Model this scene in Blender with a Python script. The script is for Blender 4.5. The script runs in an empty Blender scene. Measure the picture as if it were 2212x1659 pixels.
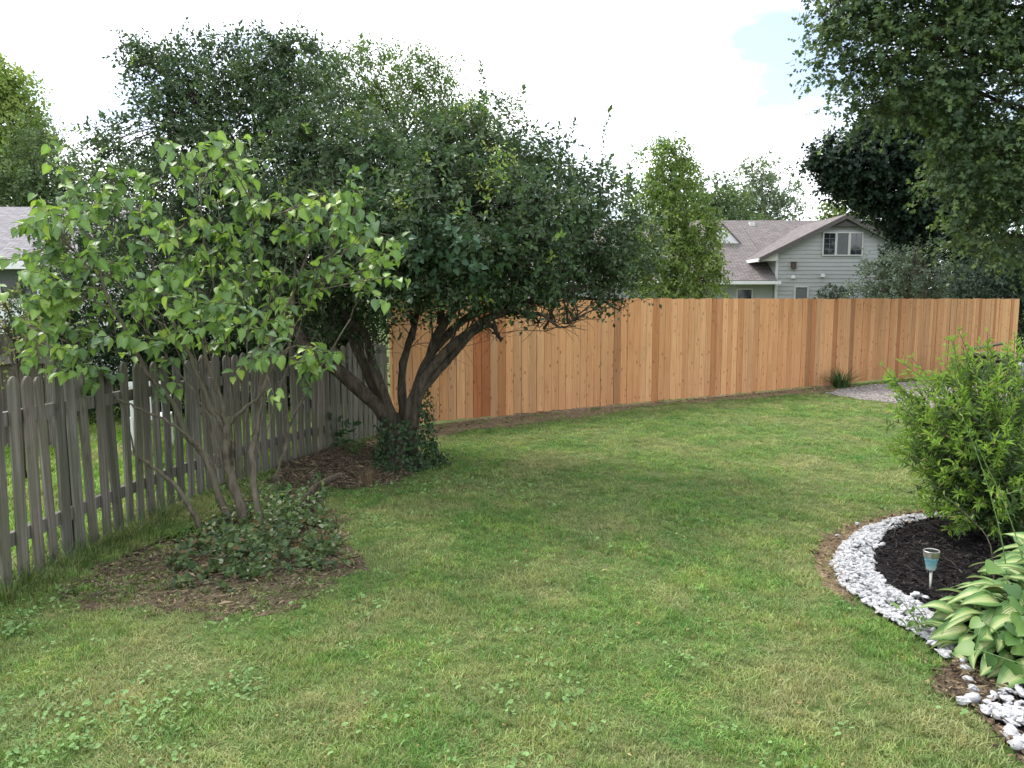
import bpy, math, random
import numpy as np
from mathutils import Vector, Matrix

# ------------------------------------------------------------------ camera, sky, sun, exposure
SC = bpy.context.scene
COL = SC.collection
FPX, CXP, CYP = 1659.0, 1106.0, 829.5            # calibration of the photograph (2212 x 1659 view)
CAM_H = 1.83
PITCH = math.atan(184.5 / FPX)

cam_data = bpy.data.cameras.new("camera")
cam_data.sensor_width = 36.0
cam_data.lens = 36.0 * FPX / 2212.0
cam_data.clip_start = 0.05
cam_data.clip_end = 900.0
cam = bpy.data.objects.new("camera", cam_data)
COL.objects.link(cam)
cam.location = (0, 0, CAM_H)
cam.rotation_euler = (math.pi / 2 - PITCH, 0, 0)
SC.camera = cam

SUN_DIR = Vector((-0.40, 0.42, 0.82)).normalized()   # towards the sun, behind thin cloud
SUN_EL = math.asin(SUN_DIR.z)
SUN_AZ = math.atan2(SUN_DIR.x, SUN_DIR.y)

world = bpy.data.worlds.new("World")
SC.world = world
world.use_nodes = True
wn = world.node_tree
wn.nodes.clear()
def wnode(t, **kw):
    n = wn.nodes.new(t)
    for k, v in kw.items():
        setattr(n, k, v)
    return n
w_out = wnode("ShaderNodeOutputWorld")
w_bg = wnode("ShaderNodeBackground")
w_bg.inputs["Strength"].default_value = 0.12
w_sky = wnode("ShaderNodeTexSky", sky_type='NISHITA', sun_disc=False)
w_sky.sun_elevation = SUN_EL
w_sky.sun_rotation = SUN_AZ
w_sky.air_density = 1.0
w_sky.dust_density = 1.5
w_tc = wnode("ShaderNodeTexCoord")
w_sep = wnode("ShaderNodeSeparateXYZ")
w_add = wnode("ShaderNodeMath", operation='ADD'); w_add.inputs[1].default_value = 0.12
w_abs = wnode("ShaderNodeMath", operation='ABSOLUTE')
w_dx = wnode("ShaderNodeMath", operation='DIVIDE')
w_dy = wnode("ShaderNodeMath", operation='DIVIDE')
w_cmb = wnode("ShaderNodeCombineXYZ"); w_cmb.inputs[2].default_value = 5.4
w_ox = wnode("ShaderNodeMath", operation='ADD'); w_ox.inputs[1].default_value = -0.17
w_oy = wnode("ShaderNodeMath", operation='ADD'); w_oy.inputs[1].default_value = 0.68
w_noise = wnode("ShaderNodeTexNoise")
w_noise.inputs["Scale"].default_value = 1.1
w_noise.inputs["Detail"].default_value = 6.0
w_noise.inputs["Roughness"].default_value = 0.55
w_noise.inputs["Distortion"].default_value = 0.35
w_ramp = wnode("ShaderNodeValToRGB")
w_ramp.color_ramp.elements[0].position = 0.36
w_ramp.color_ramp.elements[0].color = (.10, .10, .10, 1)
w_ramp.color_ramp.elements[1].position = 0.60
w_ramp.color_ramp.elements[1].color = (1, 1, 1, 1)
w_mix = wnode("ShaderNodeMixRGB")
w_mix.inputs[2].default_value = (11.0, 11.3, 11.8, 1)
L = wn.links.new
L(w_tc.outputs["Generated"], w_sep.inputs[0])
L(w_sep.outputs[2], w_abs.inputs[0]); L(w_abs.outputs[0], w_add.inputs[0])
L(w_sep.outputs[0], w_dx.inputs[0]); L(w_add.outputs[0], w_dx.inputs[1])
L(w_sep.outputs[1], w_dy.inputs[0]); L(w_add.outputs[0], w_dy.inputs[1])
L(w_dx.outputs[0], w_ox.inputs[0]); L(w_ox.outputs[0], w_cmb.inputs[0]); L(w_dy.outputs[0], w_oy.inputs[0]); L(w_oy.outputs[0], w_cmb.inputs[1])
L(w_cmb.outputs[0], w_noise.inputs["Vector"])
L(w_noise.outputs["Fac"], w_ramp.inputs[0])
L(w_ramp.outputs[0], w_mix.inputs[0])
L(w_sky.outputs[0], w_mix.inputs[1])
L(w_mix.outputs[0], w_bg.inputs["Color"])
L(w_bg.outputs[0], w_out.inputs["Surface"])

sun_data = bpy.data.lights.new("sun", 'SUN')
sun_data.energy = 2.1
sun_data.angle = math.radians(16)
sun_data.color = (1.0, 0.95, 0.87)
sun = bpy.data.objects.new("sun", sun_data)
COL.objects.link(sun)
sun.rotation_euler = SUN_DIR.to_track_quat('Z', 'Y').to_euler()
sun.location = (4, -4, 12)

SC.view_settings.view_transform = 'Standard'
SC.view_settings.look = 'None'
SC.view_settings.gamma = 1.0
SC.view_settings.exposure = 1.02
SC.cycles.max_bounces = 8
SC.cycles.diffuse_bounces = 4
SC.cycles.transmission_bounces = 6
SC.cycles.use_denoising = True

# ------------------------------------------------------------------ helpers
R = np.random.default_rng(11)
random.seed(5)

def ray(px, py):
    xc = (px - CXP) / FPX; yc = (CYP - py) / FPX
    c, s = math.cos(PITCH), math.sin(PITCH)
    return np.array([xc, c + yc * s, -s + yc * c])
def G(px, py, z=0.0):
    d = ray(px, py); t = (z - CAM_H) / d[2]
    return np.array([d[0] * t, d[1] * t, z])
def P(px, py, Y):
    d = ray(px, py); t = Y / d[1]
    return np.array([d[0] * t, Y, CAM_H + d[2] * t])
def nrm(v):
    return v / (np.linalg.norm(v, axis=-1, keepdims=True) + 1e-9)

def link(o, parent=None):
    COL.objects.link(o)
    if parent is not None:
        o.parent = parent
    return o
def tag(o, label=None, cat=None, group=None, kind=None):
    if label: o["label"] = label
    if cat: o["category"] = cat
    if group: o["group"] = group
    if kind: o["kind"] = kind
    return o
def empty(name, loc=(0, 0, 0), parent=None, rz=0.0):
    o = bpy.data.objects.new(name, None)
    o.empty_display_size = 0.1
    link(o, parent); o.location = [float(a) for a in loc]; o.rotation_euler = (0, 0, rz)
    return o

def fast_mesh(name, V, F, mats=None, smooth=False, tint=None, extra=None):
    V = np.ascontiguousarray(V, dtype=np.float32); F = np.ascontiguousarray(F, dtype=np.int32)
    me = bpy.data.meshes.new(name)
    n, (m, k) = len(V), F.shape
    me.vertices.add(n); me.vertices.foreach_set("co", V.ravel())
    me.loops.add(m * k); me.loops.foreach_set("vertex_index", F.ravel())
    me.polygons.add(m); me.polygons.foreach_set("loop_start", np.arange(0, m * k, k, dtype=np.int32))
    me.polygons.foreach_set("use_smooth", np.full(m, bool(smooth)))
    me.update(calc_edges=True)
    for nm, arr in ((("tint", tint),) if tint is not None else ()) + (tuple(extra.items()) if extra else ()):
        a = me.color_attributes.new(nm, 'FLOAT_COLOR', 'POINT')
        rgba = np.ones((n, 4), np.float32); rgba[:, :3] = arr
        a.data.foreach_set("color", rgba.ravel())
    for mt in (mats or []):
        me.materials.append(mt)
    return me
def mobj(name, me, parent=None, origin=None):
    o = bpy.data.objects.new(name, me)
    return link(o, parent)

class MB:
    """collects polygons of mixed size"""
    def __init__(s): s.v = []; s.f = []; s.n = 0
    def add(s, v, f):
        v = [tuple(float(c) for c in p) for p in v]
        s.v += v; s.f += [tuple(i + s.n for i in q) for q in f]; s.n += len(v); return s
    def box(s, lo, hi):
        x0, y0, z0 = lo; x1, y1, z1 = hi
        v = [(x0,y0,z0),(x1,y0,z0),(x1,y1,z0),(x0,y1,z0),(x0,y0,z1),(x1,y0,z1),(x1,y1,z1),(x0,y1,z1)]
        return s.add(v, [(0,3,2,1),(4,5,6,7),(0,1,5,4),(1,2,6,5),(2,3,7,6),(3,0,4,7)])
    def prism(s, poly, axis, a, b):
        """poly: list of 2D points; extruded along axis from a to b"""
        n = len(poly)
        def mk(p, t):
            return {'x': (t, p[0], p[1]), 'y': (p[0], t, p[1]), 'z': (p[0], p[1], t)}[axis]
        v = [mk(p, a) for p in poly] + [mk(p, b) for p in poly]
        f = [tuple(range(n - 1, -1, -1)), tuple(range(n, 2 * n))]
        f += [(i, (i + 1) % n, n + (i + 1) % n, n + i) for i in range(n)]
        return s.add(v, f)
    def tube(s, pts, rad, sides=6, jit=0.0, cap=True):
        pts = np.array(pts, float); rad = np.broadcast_to(np.array(rad, float), (len(pts),))
        t = np.gradient(pts, axis=0); t = nrm(t)
        ref = np.array([0.3, 0.9, 0.1]) if abs(t[0][2]) > 0.6 else np.array([0, 0, 1.0])
        u = np.cross(t, ref); u = nrm(u); w = np.cross(t, u)
        an = np.linspace(0, 2 * math.pi, sides, endpoint=False)
        V = []
        for i in range(len(pts)):
            r = rad[i] * (1 + (R.uniform(-jit, jit, sides) if jit else 0))
            ring = pts[i] + (np.cos(an) * r)[:, None] * u[i] + (np.sin(an) * r)[:, None] * w[i] if jit else \
                pts[i] + rad[i] * (np.cos(an)[:, None] * u[i] + np.sin(an)[:, None] * w[i])
            V.append(ring)
        V = np.concatenate(V)
        f = []
        for i in range(len(pts) - 1):
            for j in range(sides):
                a = i * sides + j; b = i * sides + (j + 1) % sides
                f.append((a, b, b + sides, a + sides))
        if cap:
            f.append(tuple(range(sides - 1, -1, -1))); m = (len(pts) - 1) * sides
            f.append(tuple(range(m, m + sides)))
        return s.add(V, f)
    def lathe(s, prof, seg=20, c=(0, 0, 0)):
        an = np.linspace(0, 2 * math.pi, seg, endpoint=False)
        V = [(c[0] + r * math.cos(a), c[1] + r * math.sin(a), c[2] + z) for r, z in prof for a in an]
        f = [(i * seg + j, i * seg + (j + 1) % seg, (i + 1) * seg + (j + 1) % seg, (i + 1) * seg + j)
             for i in range(len(prof) - 1) for j in range(seg)]
        return s.add(V, f)
    def mesh(s, name, mat, smooth=False):
        me = bpy.data.meshes.new(name); me.from_pydata(s.v, [], s.f)
        if mat: me.materials.append(mat)
        if smooth: me.polygons.foreach_set("use_smooth", [True] * len(me.polygons))
        me.update(); return me
    def build(s, name, mat, parent=None, smooth=False):
        return mobj(name, s.mesh(name, mat, smooth), parent)

def spline(pts, n=10):
    """Catmull-Rom through pts"""
    pts = [np.array(p, float) for p in pts]
    if len(pts) == 2: return np.array([pts[0] + (pts[1] - pts[0]) * t for t in np.linspace(0, 1, n)])
    q = [2 * pts[0] - pts[1]] + pts + [2 * pts[-1] - pts[-2]]
    out = []
    seg = len(pts) - 1; per = max(2, n // seg)
    for i in range(seg):
        p0, p1, p2, p3 = q[i:i + 4]
        for t in np.linspace(0, 1, per, endpoint=False):
            out.append(0.5 * ((2 * p1) + (-p0 + p2) * t + (2*p0 - 5*p1 + 4*p2 - p3) * t*t + (-p0 + 3*p1 - 3*p2 + p3) * t**3))
    out.append(pts[-1]); return np.array(out)

def wnoise(p, f, seed):
    rg = np.random.default_rng(seed); s_ = np.zeros(len(p))
    for _ in range(6):
        k_ = rg.normal(size=2) * f; s_ += np.sin(p @ k_ + rg.uniform(0, 6.28))
    return s_ / 6

# ---- leaves
LEAF2 = (np.array([[0,0,0],[.45,.5,.12],[1,0,-.08],[.45,-.5,.12]]), np.array([[0,2,1],[0,3,2]]))
LEAF4 = (np.array([[0,0,0],[.28,.44,.10],[.66,.36,.06],[1,0,-.16],[.66,-.36,.06],[.28,-.44,.10],[.5,0,0]]),
         np.array([[0,6,1],[1,6,2],[2,6,3],[6,4,3],[6,5,4],[0,5,6]]))
MAPLE = (np.array([[0,0,0],[.2,.55,.05],[.42,.25,0],[.7,.5,-.05],[.72,.15,-.02],[1.05,0,-.12],[.72,-.15,-.02],[.7,-.5,-.05],[.42,-.25,0],[.2,-.55,.05]]),
         np.array([[0,2,1],[0,4,2],[2,4,3],[0,5,4],[0,6,5],[0,8,6],[8,7,6],[0,9,8]]))
def heart(curl=0.2, fold=0.25):
    o = [(0, 0), (-.06, .2), (.06, .40), (.28, .47), (.52, .38), (.78, .16), (1, 0)]
    V = []; F = []
    for u, v in o:
        V += [(u, v), (max(u, 0), 0), (u, -v)]
    V = np.array([(u, v, -curl * u * u + fold * abs(v) - .12 * abs(v) ** 2) for u, v in V])
    for i in range(len(o) - 1):
        a = 3 * i
        for l, m in ((0, 1), (1, 2)):
            F += [(a + m, a + l, a + 3 + l), (a + m, a + 3 + l, a + 3 + m)]
    F = np.array([f for f in F])
    return V, F
HEART = heart(.22, .4)
RIB = np.tile([.92, 1.28, .92], 7)

def leaf_batch(tpl, pos, dirs, nor, length, width, col):
    tv, tf = tpl
    x = nrm(dirs); z = nor - (nor * x).sum(-1, keepdims=True) * x; z = nrm(z); y = np.cross(z, x)
    n = len(pos); k = len(tv)
    Ls = np.broadcast_to(np.asarray(length, float), (n,))[:, None, None]
    Ws = np.broadcast_to(np.asarray(width, float), (n,))[:, None, None]
    V = pos[:, None] + Ls * (x[:, None] * tv[None, :, 0:1] + Ws * y[:, None] * tv[None, :, 1:2] + z[:, None] * tv[None, :, 2:3])
    F = (tf[None] + (np.arange(n) * k)[:, None, None]).reshape(-1, tf.shape[1])
    C = np.repeat(col, k, axis=0)
    return V.reshape(-1, 3), F, C
def join_batches(bs):
    V, F, C = [], [], []; o = 0
    for v, f, c in bs:
        V.append(v); F.append(f + o); C.append(c); o += len(v)
    return np.concatenate(V), np.concatenate(F), np.concatenate(C)
def rdir(n):
    v = R.normal(size=(n, 3)); return nrm(v)
def palette(pal, n, jit=0.18):
    pal = np.array(pal); i = R.integers(0, len(pal), n); j = R.integers(0, len(pal), n); t = R.random((n, 1))
    c = pal[i] * t + pal[j] * (1 - t)
    return c * (1 + R.uniform(-jit, jit, (n, 1)))

def twig_leaves(start, tdir, tlen, k, tpl, ll, lw, pal, out_dir=None, up=0.6, droop=0.2, splay=1.0, colf=None):
    """k leaves along each twig; start, tdir (n,3), tlen (n,)"""
    n = len(start)
    t = (np.arange(k)[None] + R.uniform(.2, .8, (n, k))) / k
    # slight bend of twig
    p = start[:, None] + tdir[:, None] * (t * tlen[:, None])[:, :, None]
    p[..., 2] -= 0.25 * (t ** 2) * tlen[:, None]
    a = nrm(np.cross(tdir, rdir(n))); b = np.cross(tdir, a)
    ph = np.arange(k)[None] * 2.4 + R.uniform(0, 6.28, (n, 1)) + R.normal(0, .3, (n, k))
    side = np.cos(ph)[..., None] * a[:, None] + np.sin(ph)[..., None] * b[:, None]
    d = side * splay + tdir[:, None] * (0.35 + 0.9 * (t[..., None] > .85)) + np.array([0, 0, -droop]) + 0.25 * R.normal(size=(n, k, 3))
    nn = np.array([0, 0, up]) + (0 if out_dir is None else 0.5 * out_dir[:, None]) + 0.55 * R.normal(size=(n, k, 3))
    col = palette(pal, n, .22)[:, None] * (1 + R.uniform(-.2, .2, (n, k, 1)))
    if colf is not None: col = colf(col, t, p)
    return leaf_batch(tpl, p.reshape(-1, 3), d.reshape(-1, 3), nn.reshape(-1, 3) if nn.ndim == 3 else nn,
                      (ll * R.uniform(.65, 1.2, n * k)), lw, np.clip(col, 0, 1).reshape(-1, 3))

GAPS = .30
_gk = np.random.default_rng(99).normal(size=(9, 3)) * 1.5; _gp = np.random.default_rng(98).uniform(0, 6.28, 9)
def n3(p, f): return np.sin(p @ (_gk * f).T + _gp).mean(1) * 1.6
def crown_twigs(blobs, dens, tl=(.18, .4), lump=.3, squash=.85):
    """twig starts on lumpy blobs. blobs: rows x,y,z,r"""
    S, D, T, O = [], [], [], []
    for bx, by, bz, r in blobs:
        n = max(4, int(dens * r * r * 12.6))
        d = rdir(n)
        f1 = np.array([R.normal(size=3) for _ in range(5)]) * 2.2 ; p1 = R.uniform(0, 6.28, 5)
        lumpv = np.sin(d @ f1.T + p1).mean(1)
        rr = r * (0.62 + lump * lumpv * 1.6 + 0.30 * R.random(n) ** .7)
        q = d * np.array([1, 1, squash])
        s = np.array([bx, by, bz]) + q * rr[:, None]
        dd = nrm(d * .8 + np.array([0, 0, .35]) + .55 * R.normal(size=(n, 3)))
        gsc = 2.4 / max(.3, np.sqrt(r)); gap = n3(s, gsc) + R.normal(0, .18, n)
        kp = gap > -GAPS
        S.append(s[kp]); D.append(dd[kp]); T.append(R.uniform(tl[0], tl[1], n)[kp]); O.append(d[kp])
    return np.concatenate(S), np.concatenate(D), np.concatenate(T), np.concatenate(O)

def twig_wood(S, D, T, r=.003, every=2, back=.4):
    """thin three-sided twigs, vectorised"""
    S, D, T = S[::every], D[::every], T[::every]
    n = len(S)
    a = nrm(np.cross(D, rdir(n))); b = np.cross(D, a)
    A = S - D * back * T[:, None]; B = S + D * T[:, None] * .9; B[:, 2] -= .2 * T
    V = []
    for P0, rr in ((A, r), (B, r * .35)):
        for ph in (0, 2.094, 4.188):
            V.append(P0 + rr * (math.cos(ph) * a + math.sin(ph) * b))
    V = np.stack(V, 1).reshape(-1, 3)
    f = np.array([[0,1,4,3],[1,2,5,4],[2,0,3,5]])
    return V, (f[None] + (np.arange(n) * 6)[:, None, None]).reshape(-1, 4)

# ------------------------------------------------------------------ materials
def mat_new(name):
    m = bpy.data.materials.new(name); m.use_nodes = True
    nt = m.node_tree
    return m, nt, nt.nodes["Principled BSDF"], nt.nodes["Material Output"]
def N(nt, t, **kw):
    n = nt.nodes.new(t)
    for k, v in kw.items():
        if k.startswith("i_"): n.inputs[int(k[2:])].default_value = v
        else: setattr(n, k, v)
    return n
def ramp(nt, stops):
    n = nt.nodes.new("ShaderNodeValToRGB"); cr = n.color_ramp
    while len(cr.elements) < len(stops): cr.elements.new(.5)
    for e, (p, c) in zip(cr.elements, stops):
        e.position = p; e.color = (*c, 1) if len(c) == 3 else c
    return n
def noise(nt, scale, detail=4, rough=.55, vec=None, dist=0):
    n = nt.nodes.new("ShaderNodeTexNoise")
    n.inputs["Scale"].default_value = scale; n.inputs["Detail"].default_value = detail
    n.inputs["Roughness"].default_value = rough; n.inputs["Distortion"].default_value = dist
    if vec is not None: nt.links.new(vec, n.inputs["Vector"])
    return n
def mapping(nt, src, scale=(1, 1, 1), loc=None):
    m = nt.nodes.new("ShaderNodeMapping"); m.inputs["Scale"].default_value = scale
    nt.links.new(src, m.inputs["Vector"])
    if loc is not None: nt.links.new(loc, m.inputs["Location"])
    return m.outputs[0]
def mixc(nt, fac, a, b, mode='MIX'):
    n = nt.nodes.new("ShaderNodeMixRGB"); n.blend_type = mode
    for s, v in ((n.inputs[0], fac), (n.inputs[1], a), (n.inputs[2], b)):
        if isinstance(v, (int, float)): s.default_value = v
        elif isinstance(v, tuple): s.default_value = (*v, 1) if len(v) == 3 else v
        else: nt.links.new(v, s)
    return n.outputs[0]
def bump(nt, bs, h, strength=.4, dist=.01):
    b = nt.nodes.new("ShaderNodeBump"); b.inputs["Strength"].default_value = strength; b.inputs["Distance"].default_value = dist
    nt.links.new(h, b.inputs["Height"]); nt.links.new(b.outputs[0], bs.inputs["Normal"])
def setc(nt, bs, col):
    if isinstance(col, tuple): bs.inputs["Base Color"].default_value = (*col, 1)
    else: nt.links.new(col, bs.inputs["Base Color"])
def spec(bs, v): bs.inputs["Specular IOR Level"].default_value = v

def plain(name, col, rough=.6, metal=0, var=.12, scale=8, bumpv=0):
    m, nt, bs, out = mat_new(name)
    g = N(nt, "ShaderNodeNewGeometry")
    nz = noise(nt, scale, 5, .6, g.outputs["Position"])
    r = ramp(nt, [(.3, tuple(c * (1 - var) for c in col)), (.7, tuple(min(1, c * (1 + var)) for c in col))])
    nt.links.new(nz.outputs["Fac"], r.inputs[0]); setc(nt, bs, r.outputs[0])
    bs.inputs["Roughness"].default_value = rough; bs.inputs["Metallic"].default_value = metal
    if bumpv: bump(nt, bs, nz.outputs["Fac"], bumpv, .01)
    return m

def leaf_mat(name, trans=.3, rough=.5, sp=.35, tmul=(1.25, 1.3, .7)):
    m, nt, bs, out = mat_new(name)
    at = N(nt, "ShaderNodeAttribute", attribute_name="tint")
    setc(nt, bs, at.outputs["Color"]); bs.inputs["Roughness"].default_value = rough; spec(bs, sp)
    tr = N(nt, "ShaderNodeBsdfTranslucent")
    nt.links.new(mixc(nt, 1.0, at.outputs["Color"], tmul, 'MULTIPLY'), tr.inputs[0])
    mx = N(nt, "ShaderNodeMixShader"); mx.inputs[0].default_value = trans
    nt.links.new(bs.outputs[0], mx.inputs[1]); nt.links.new(tr.outputs[0], mx.inputs[2]); nt.links.new(mx.outputs[0], out.inputs["Surface"])
    return m

def bark_mat(name, c0, c1, scale=14, moss=None):
    m, nt, bs, out = mat_new(name)
    g = N(nt, "ShaderNodeNewGeometry")
    v = mapping(nt, g.outputs["Position"], (scale, scale, scale * .25))
    nz = noise(nt, 1.0, 8, .7, v, .6)
    r = ramp(nt, [(.32, c0), (.68, c1)]); nt.links.new(nz.outputs["Fac"], r.inputs[0])
    col = r.outputs[0]
    if moss:
        n2 = noise(nt, 5, 4, .6, g.outputs["Position"]); r2 = ramp(nt, [(.5, (0, 0, 0)), (.66, (1, 1, 1))]); nt.links.new(n2.outputs["Fac"], r2.inputs[0])
        col = mixc(nt, r2.outputs[0], col, moss)
    setc(nt, bs, col); bs.inputs["Roughness"].default_value = .9; spec(bs, .15)
    bump(nt, bs, nz.outputs["Fac"], .9, .02)
    return m

def wood_mat(name, stops, knots=(.1, .03, .012), knot_amt=.7, gscale=1.0, rough=.75, blotch=None, tintmix=True, green=None):
    """vertical boards: grain along local Z, tint from object colour, offset from object random"""
    m, nt, bs, out = mat_new(name)
    tc = N(nt, "ShaderNodeTexCoord"); oi = N(nt, "ShaderNodeObjectInfo")
    mul = N(nt, "ShaderNodeMath", operation='MULTIPLY', i_1=37.0); nt.links.new(oi.outputs["Random"], mul.inputs[0])
    cmb = N(nt, "ShaderNodeCombineXYZ")
    for i in range(3): nt.links.new(mul.outputs[0], cmb.inputs[i])
    v = mapping(nt, tc.outputs["Object"], (26 * gscale, 26 * gscale, 1.1 * gscale), cmb.outputs[0])
    nz = noise(nt, 1.0, 7, .62, v, 1.2)
    fine = noise(nt, 1.0, 3, .7, mapping(nt, tc.outputs["Object"], (190, 190, 4), cmb.outputs[0]))
    r = ramp(nt, stops); nt.links.new(nz.outputs["Fac"], r.inputs[0])
    col = r.outputs[0]
    fr = ramp(nt, [(.35, (.8, .78, .75)), (.6, (1, 1, 1))]); nt.links.new(fine.outputs["Fac"], fr.inputs[0])
    col = mixc(nt, .6, col, fr.outputs[0], 'MULTIPLY')
    vo = N(nt, "ShaderNodeTexVoronoi", voronoi_dimensions='2D'); vo.inputs["Scale"].default_value = 1.0
    ks = N(nt, "ShaderNodeSeparateXYZ"); nt.links.new(mapping(nt, tc.outputs["Object"], (8, 1, 4.2), cmb.outputs[0]), ks.inputs[0])
    kc = N(nt, "ShaderNodeCombineXYZ"); nt.links.new(ks.outputs[0], kc.inputs[0]); nt.links.new(ks.outputs[2], kc.inputs[1])
    nt.links.new(kc.outputs[0], vo.inputs["Vector"])
    kr = ramp(nt, [(.05, (1, 1, 1)), (.16, (0, 0, 0))]); nt.links.new(vo.outputs["Distance"], kr.inputs[0])
    kcs = N(nt, "ShaderNodeSeparateColor"); nt.links.new(vo.outputs["Color"], kcs.inputs[0])
    krr = ramp(nt, [(.25, (0, 0, 0)), (.9, (1, 1, 1))]); nt.links.new(kcs.outputs[0], krr.inputs[0])
    km0 = N(nt, "ShaderNodeMath", operation='MULTIPLY', i_1=knot_amt); nt.links.new(kr.outputs[0], km0.inputs[0])
    km = N(nt, "ShaderNodeMath", operation='MULTIPLY'); nt.links.new(km0.outputs[0], km.inputs[0]); nt.links.new(krr.outputs[0], km.inputs[1])
    col = mixc(nt, km.outputs[0], col, knots)
    if blotch:
        bn = noise(nt, 1.0, 3, .5, mapping(nt, tc.outputs["Object"], (3, 3, .9), cmb.outputs[0]))
        br = ramp(nt, [(.56, (0, 0, 0)), (.75, (.75, .75, .75))]); nt.links.new(bn.outputs["Fac"], br.inputs[0])
        col = mixc(nt, br.outputs[0], col, blotch)
    if green:
        g = N(nt, "ShaderNodeNewGeometry")
        gn = noise(nt, 2.2, 4, .6, g.outputs["Position"]); gr = ramp(nt, [(.42, (0, 0, 0)), (.7, (.7, .7, .7))]); nt.links.new(gn.outputs["Fac"], gr.inputs[0])
        col = mixc(nt, gr.outputs[0], col, green)
    if tintmix: col = mixc(nt, 1.0, col, oi.outputs["Color"], 'MULTIPLY')
    setc(nt, bs, col); bs.inputs["Roughness"].default_value = rough; spec(bs, .25)
    bump(nt, bs, nz.outputs["Fac"], .35, .004)
    return m

M = {}
M['leaf'] = leaf_mat("leaf", .30, .5)
M['leaf_waxy'] = leaf_mat("leaf_waxy", .25, .5, .28)
M['leaf_lilac'] = leaf_mat("leaf_lilac", .34, .45, .4)
M['litter'] = leaf_mat("dry_leaf", .08, .8, .15, (1, .9, .7))
M['bark_dark'] = bark_mat("bark_dark", (.014, .011, .009), (.125, .10, .076), 18)
M['bark_lilac'] = bark_mat("bark_lilac", (.06, .05, .037), (.21, .178, .135), 22, (.14, .138, .09))
M['bark'] = bark_mat("bark", (.03, .025, .02), (.12, .1, .08), 10)
M['cedar'] = wood_mat("cedar", [(.25, (.43, .198, .086)), (.5, (.565, .295, .136)), (.78, (.66, .385, .195))], (.17, .065, .025), .8, blotch=(.42, .22, .10))
M['oldwood'] = wood_mat("weathered_wood", [(.25, (.042, .038, .032)), (.5, (.14, .128, .112)), (.75, (.29, .27, .245))], (.03, .026, .02), .55, green=(.10, .105, .065))
M['white'] = plain("white_paint", (.72, .72, .70), .5, var=.05)
M['trim'] = plain("trim_paint", (.55, .56, .53), .5, var=.05)
M['siding'] = plain("sage_siding", (.36, .37, .362), .55, var=.05, scale=2)
M['siding_white'] = plain("white_siding", (.70, .71, .71), .55, var=.04, scale=2)
M['fascia'] = plain("dark_fascia", (.10, .085, .08), .6)
M['steel'] = plain("brushed_steel", (.42, .40, .37), .38, 1.0, var=.15, scale=60)
M['black'] = plain("black_panel", (.015, .016, .022), .25)
M['stone'] = plain("white_stone", (.37, .37, .375), .6, var=.34, scale=34, bumpv=.2)
M['stone_grey'] = plain("grey_stone", (.30, .31, .33), .6, var=.15, scale=18, bumpv=.2)
M['plastic'] = plain("white_plastic", (.8, .8, .8), .35, var=.03)
M['terracotta'] = plain("terracotta", (.5, .2, .1), .7)
M['lamp_brown'] = plain("lamp_bronze", (.07, .05, .04), .5)

def window_glass():
    m, nt, bs, out = mat_new("window_glass")
    setc(nt, bs, (.02, .025, .03)); bs.inputs["Roughness"].default_value = .06; spec(bs, .8)
    return m
M['glass'] = window_glass()
def curtain():
    return plain("curtain", (.12, .13, .13), .8, var=.2, scale=30)
M['curtain'] = curtain()
M['muntin'] = plain("muntin_grey", (.16, .17, .17), .5)

def roof_mat(name, c0, c1):
    m, nt, bs, out = mat_new(name)
    tc = N(nt, "ShaderNodeTexCoord")
    br = N(nt, "ShaderNodeTexBrick"); br.offset = .5
    br.inputs["Scale"].default_value = 1.0
    br.inputs["Color1"].default_value = (*c0, 1); br.inputs["Color2"].default_value = (*c1, 1)
    br.inputs["Mortar"].default_value = tuple(.55 * c for c in c0) + (1,)
    br.inputs["Mortar Size"].default_value = .012; br.inputs["Bias"].default_value = 0
    br.inputs["Brick Width"].default_value = .30; br.inputs["Row Height"].default_value = .14
    g = N(nt, "ShaderNodeUVMap")
    nt.links.new(g.outputs[0], br.inputs["Vector"])
    nz = noise(nt, 9, 6, .7, tc.outputs["Object"]); r = ramp(nt, [(.3, (.75, .75, .75)), (.7, (1.2, 1.18, 1.16))]); nt.links.new(nz.outputs["Fac"], r.inputs[0])
    setc(nt, bs, mixc(nt, 1.0, br.outputs["Color"], r.outputs[0], 'MULTIPLY')); bs.inputs["Roughness"].default_value = .9; spec(bs, .2)
    bump(nt, bs, br.outputs["Fac"], -.5, .01)
    return m
M['roof'] = roof_mat("shingle_brown", (.150, .132, .128), (.205, .185, .18))
M['roof_grey'] = roof_mat("shingle_grey", (.19, .182, .195), (.25, .24, .255))

def ground_mat():
    m, nt, bs, out = mat_new("lawn_ground")
    g = N(nt, "ShaderNodeNewGeometry"); p = g.outputs["Position"]
    big = noise(nt, .55, 4, .6, p); mid = noise(nt, 4, 5, .65, p); fine = noise(nt, 60, 4, .7, p)
    r1 = ramp(nt, [(.3, (.07, .125, .03)), (.55, (.095, .16, .042)), (.8, (.16, .18, .07))]); nt.links.new(mid.outputs["Fac"], r1.inputs[0])
    r2 = ramp(nt, [(.4, (0, 0, 0)), (.7, (.7, .7, .7))]); nt.links.new(big.outputs["Fac"], r2.inputs[0])
    c = mixc(nt, r2.outputs[0], r1.outputs[0], (.19, .18, .085))
    r3 = ramp(nt, [(.3, (.45, .45, .45)), (.7, (1.3, 1.3, 1.3))]); nt.links.new(fine.outputs["Fac"], r3.inputs[0])
    setc(nt, bs, mixc(nt, 1.0, c, r3.outputs[0], 'MULTIPLY')); bs.inputs["Roughness"].default_value = .95; spec(bs, .1)
    bump(nt, bs, fine.outputs["Fac"], .8, .02)
    return m
M['ground'] = ground_mat()

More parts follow.
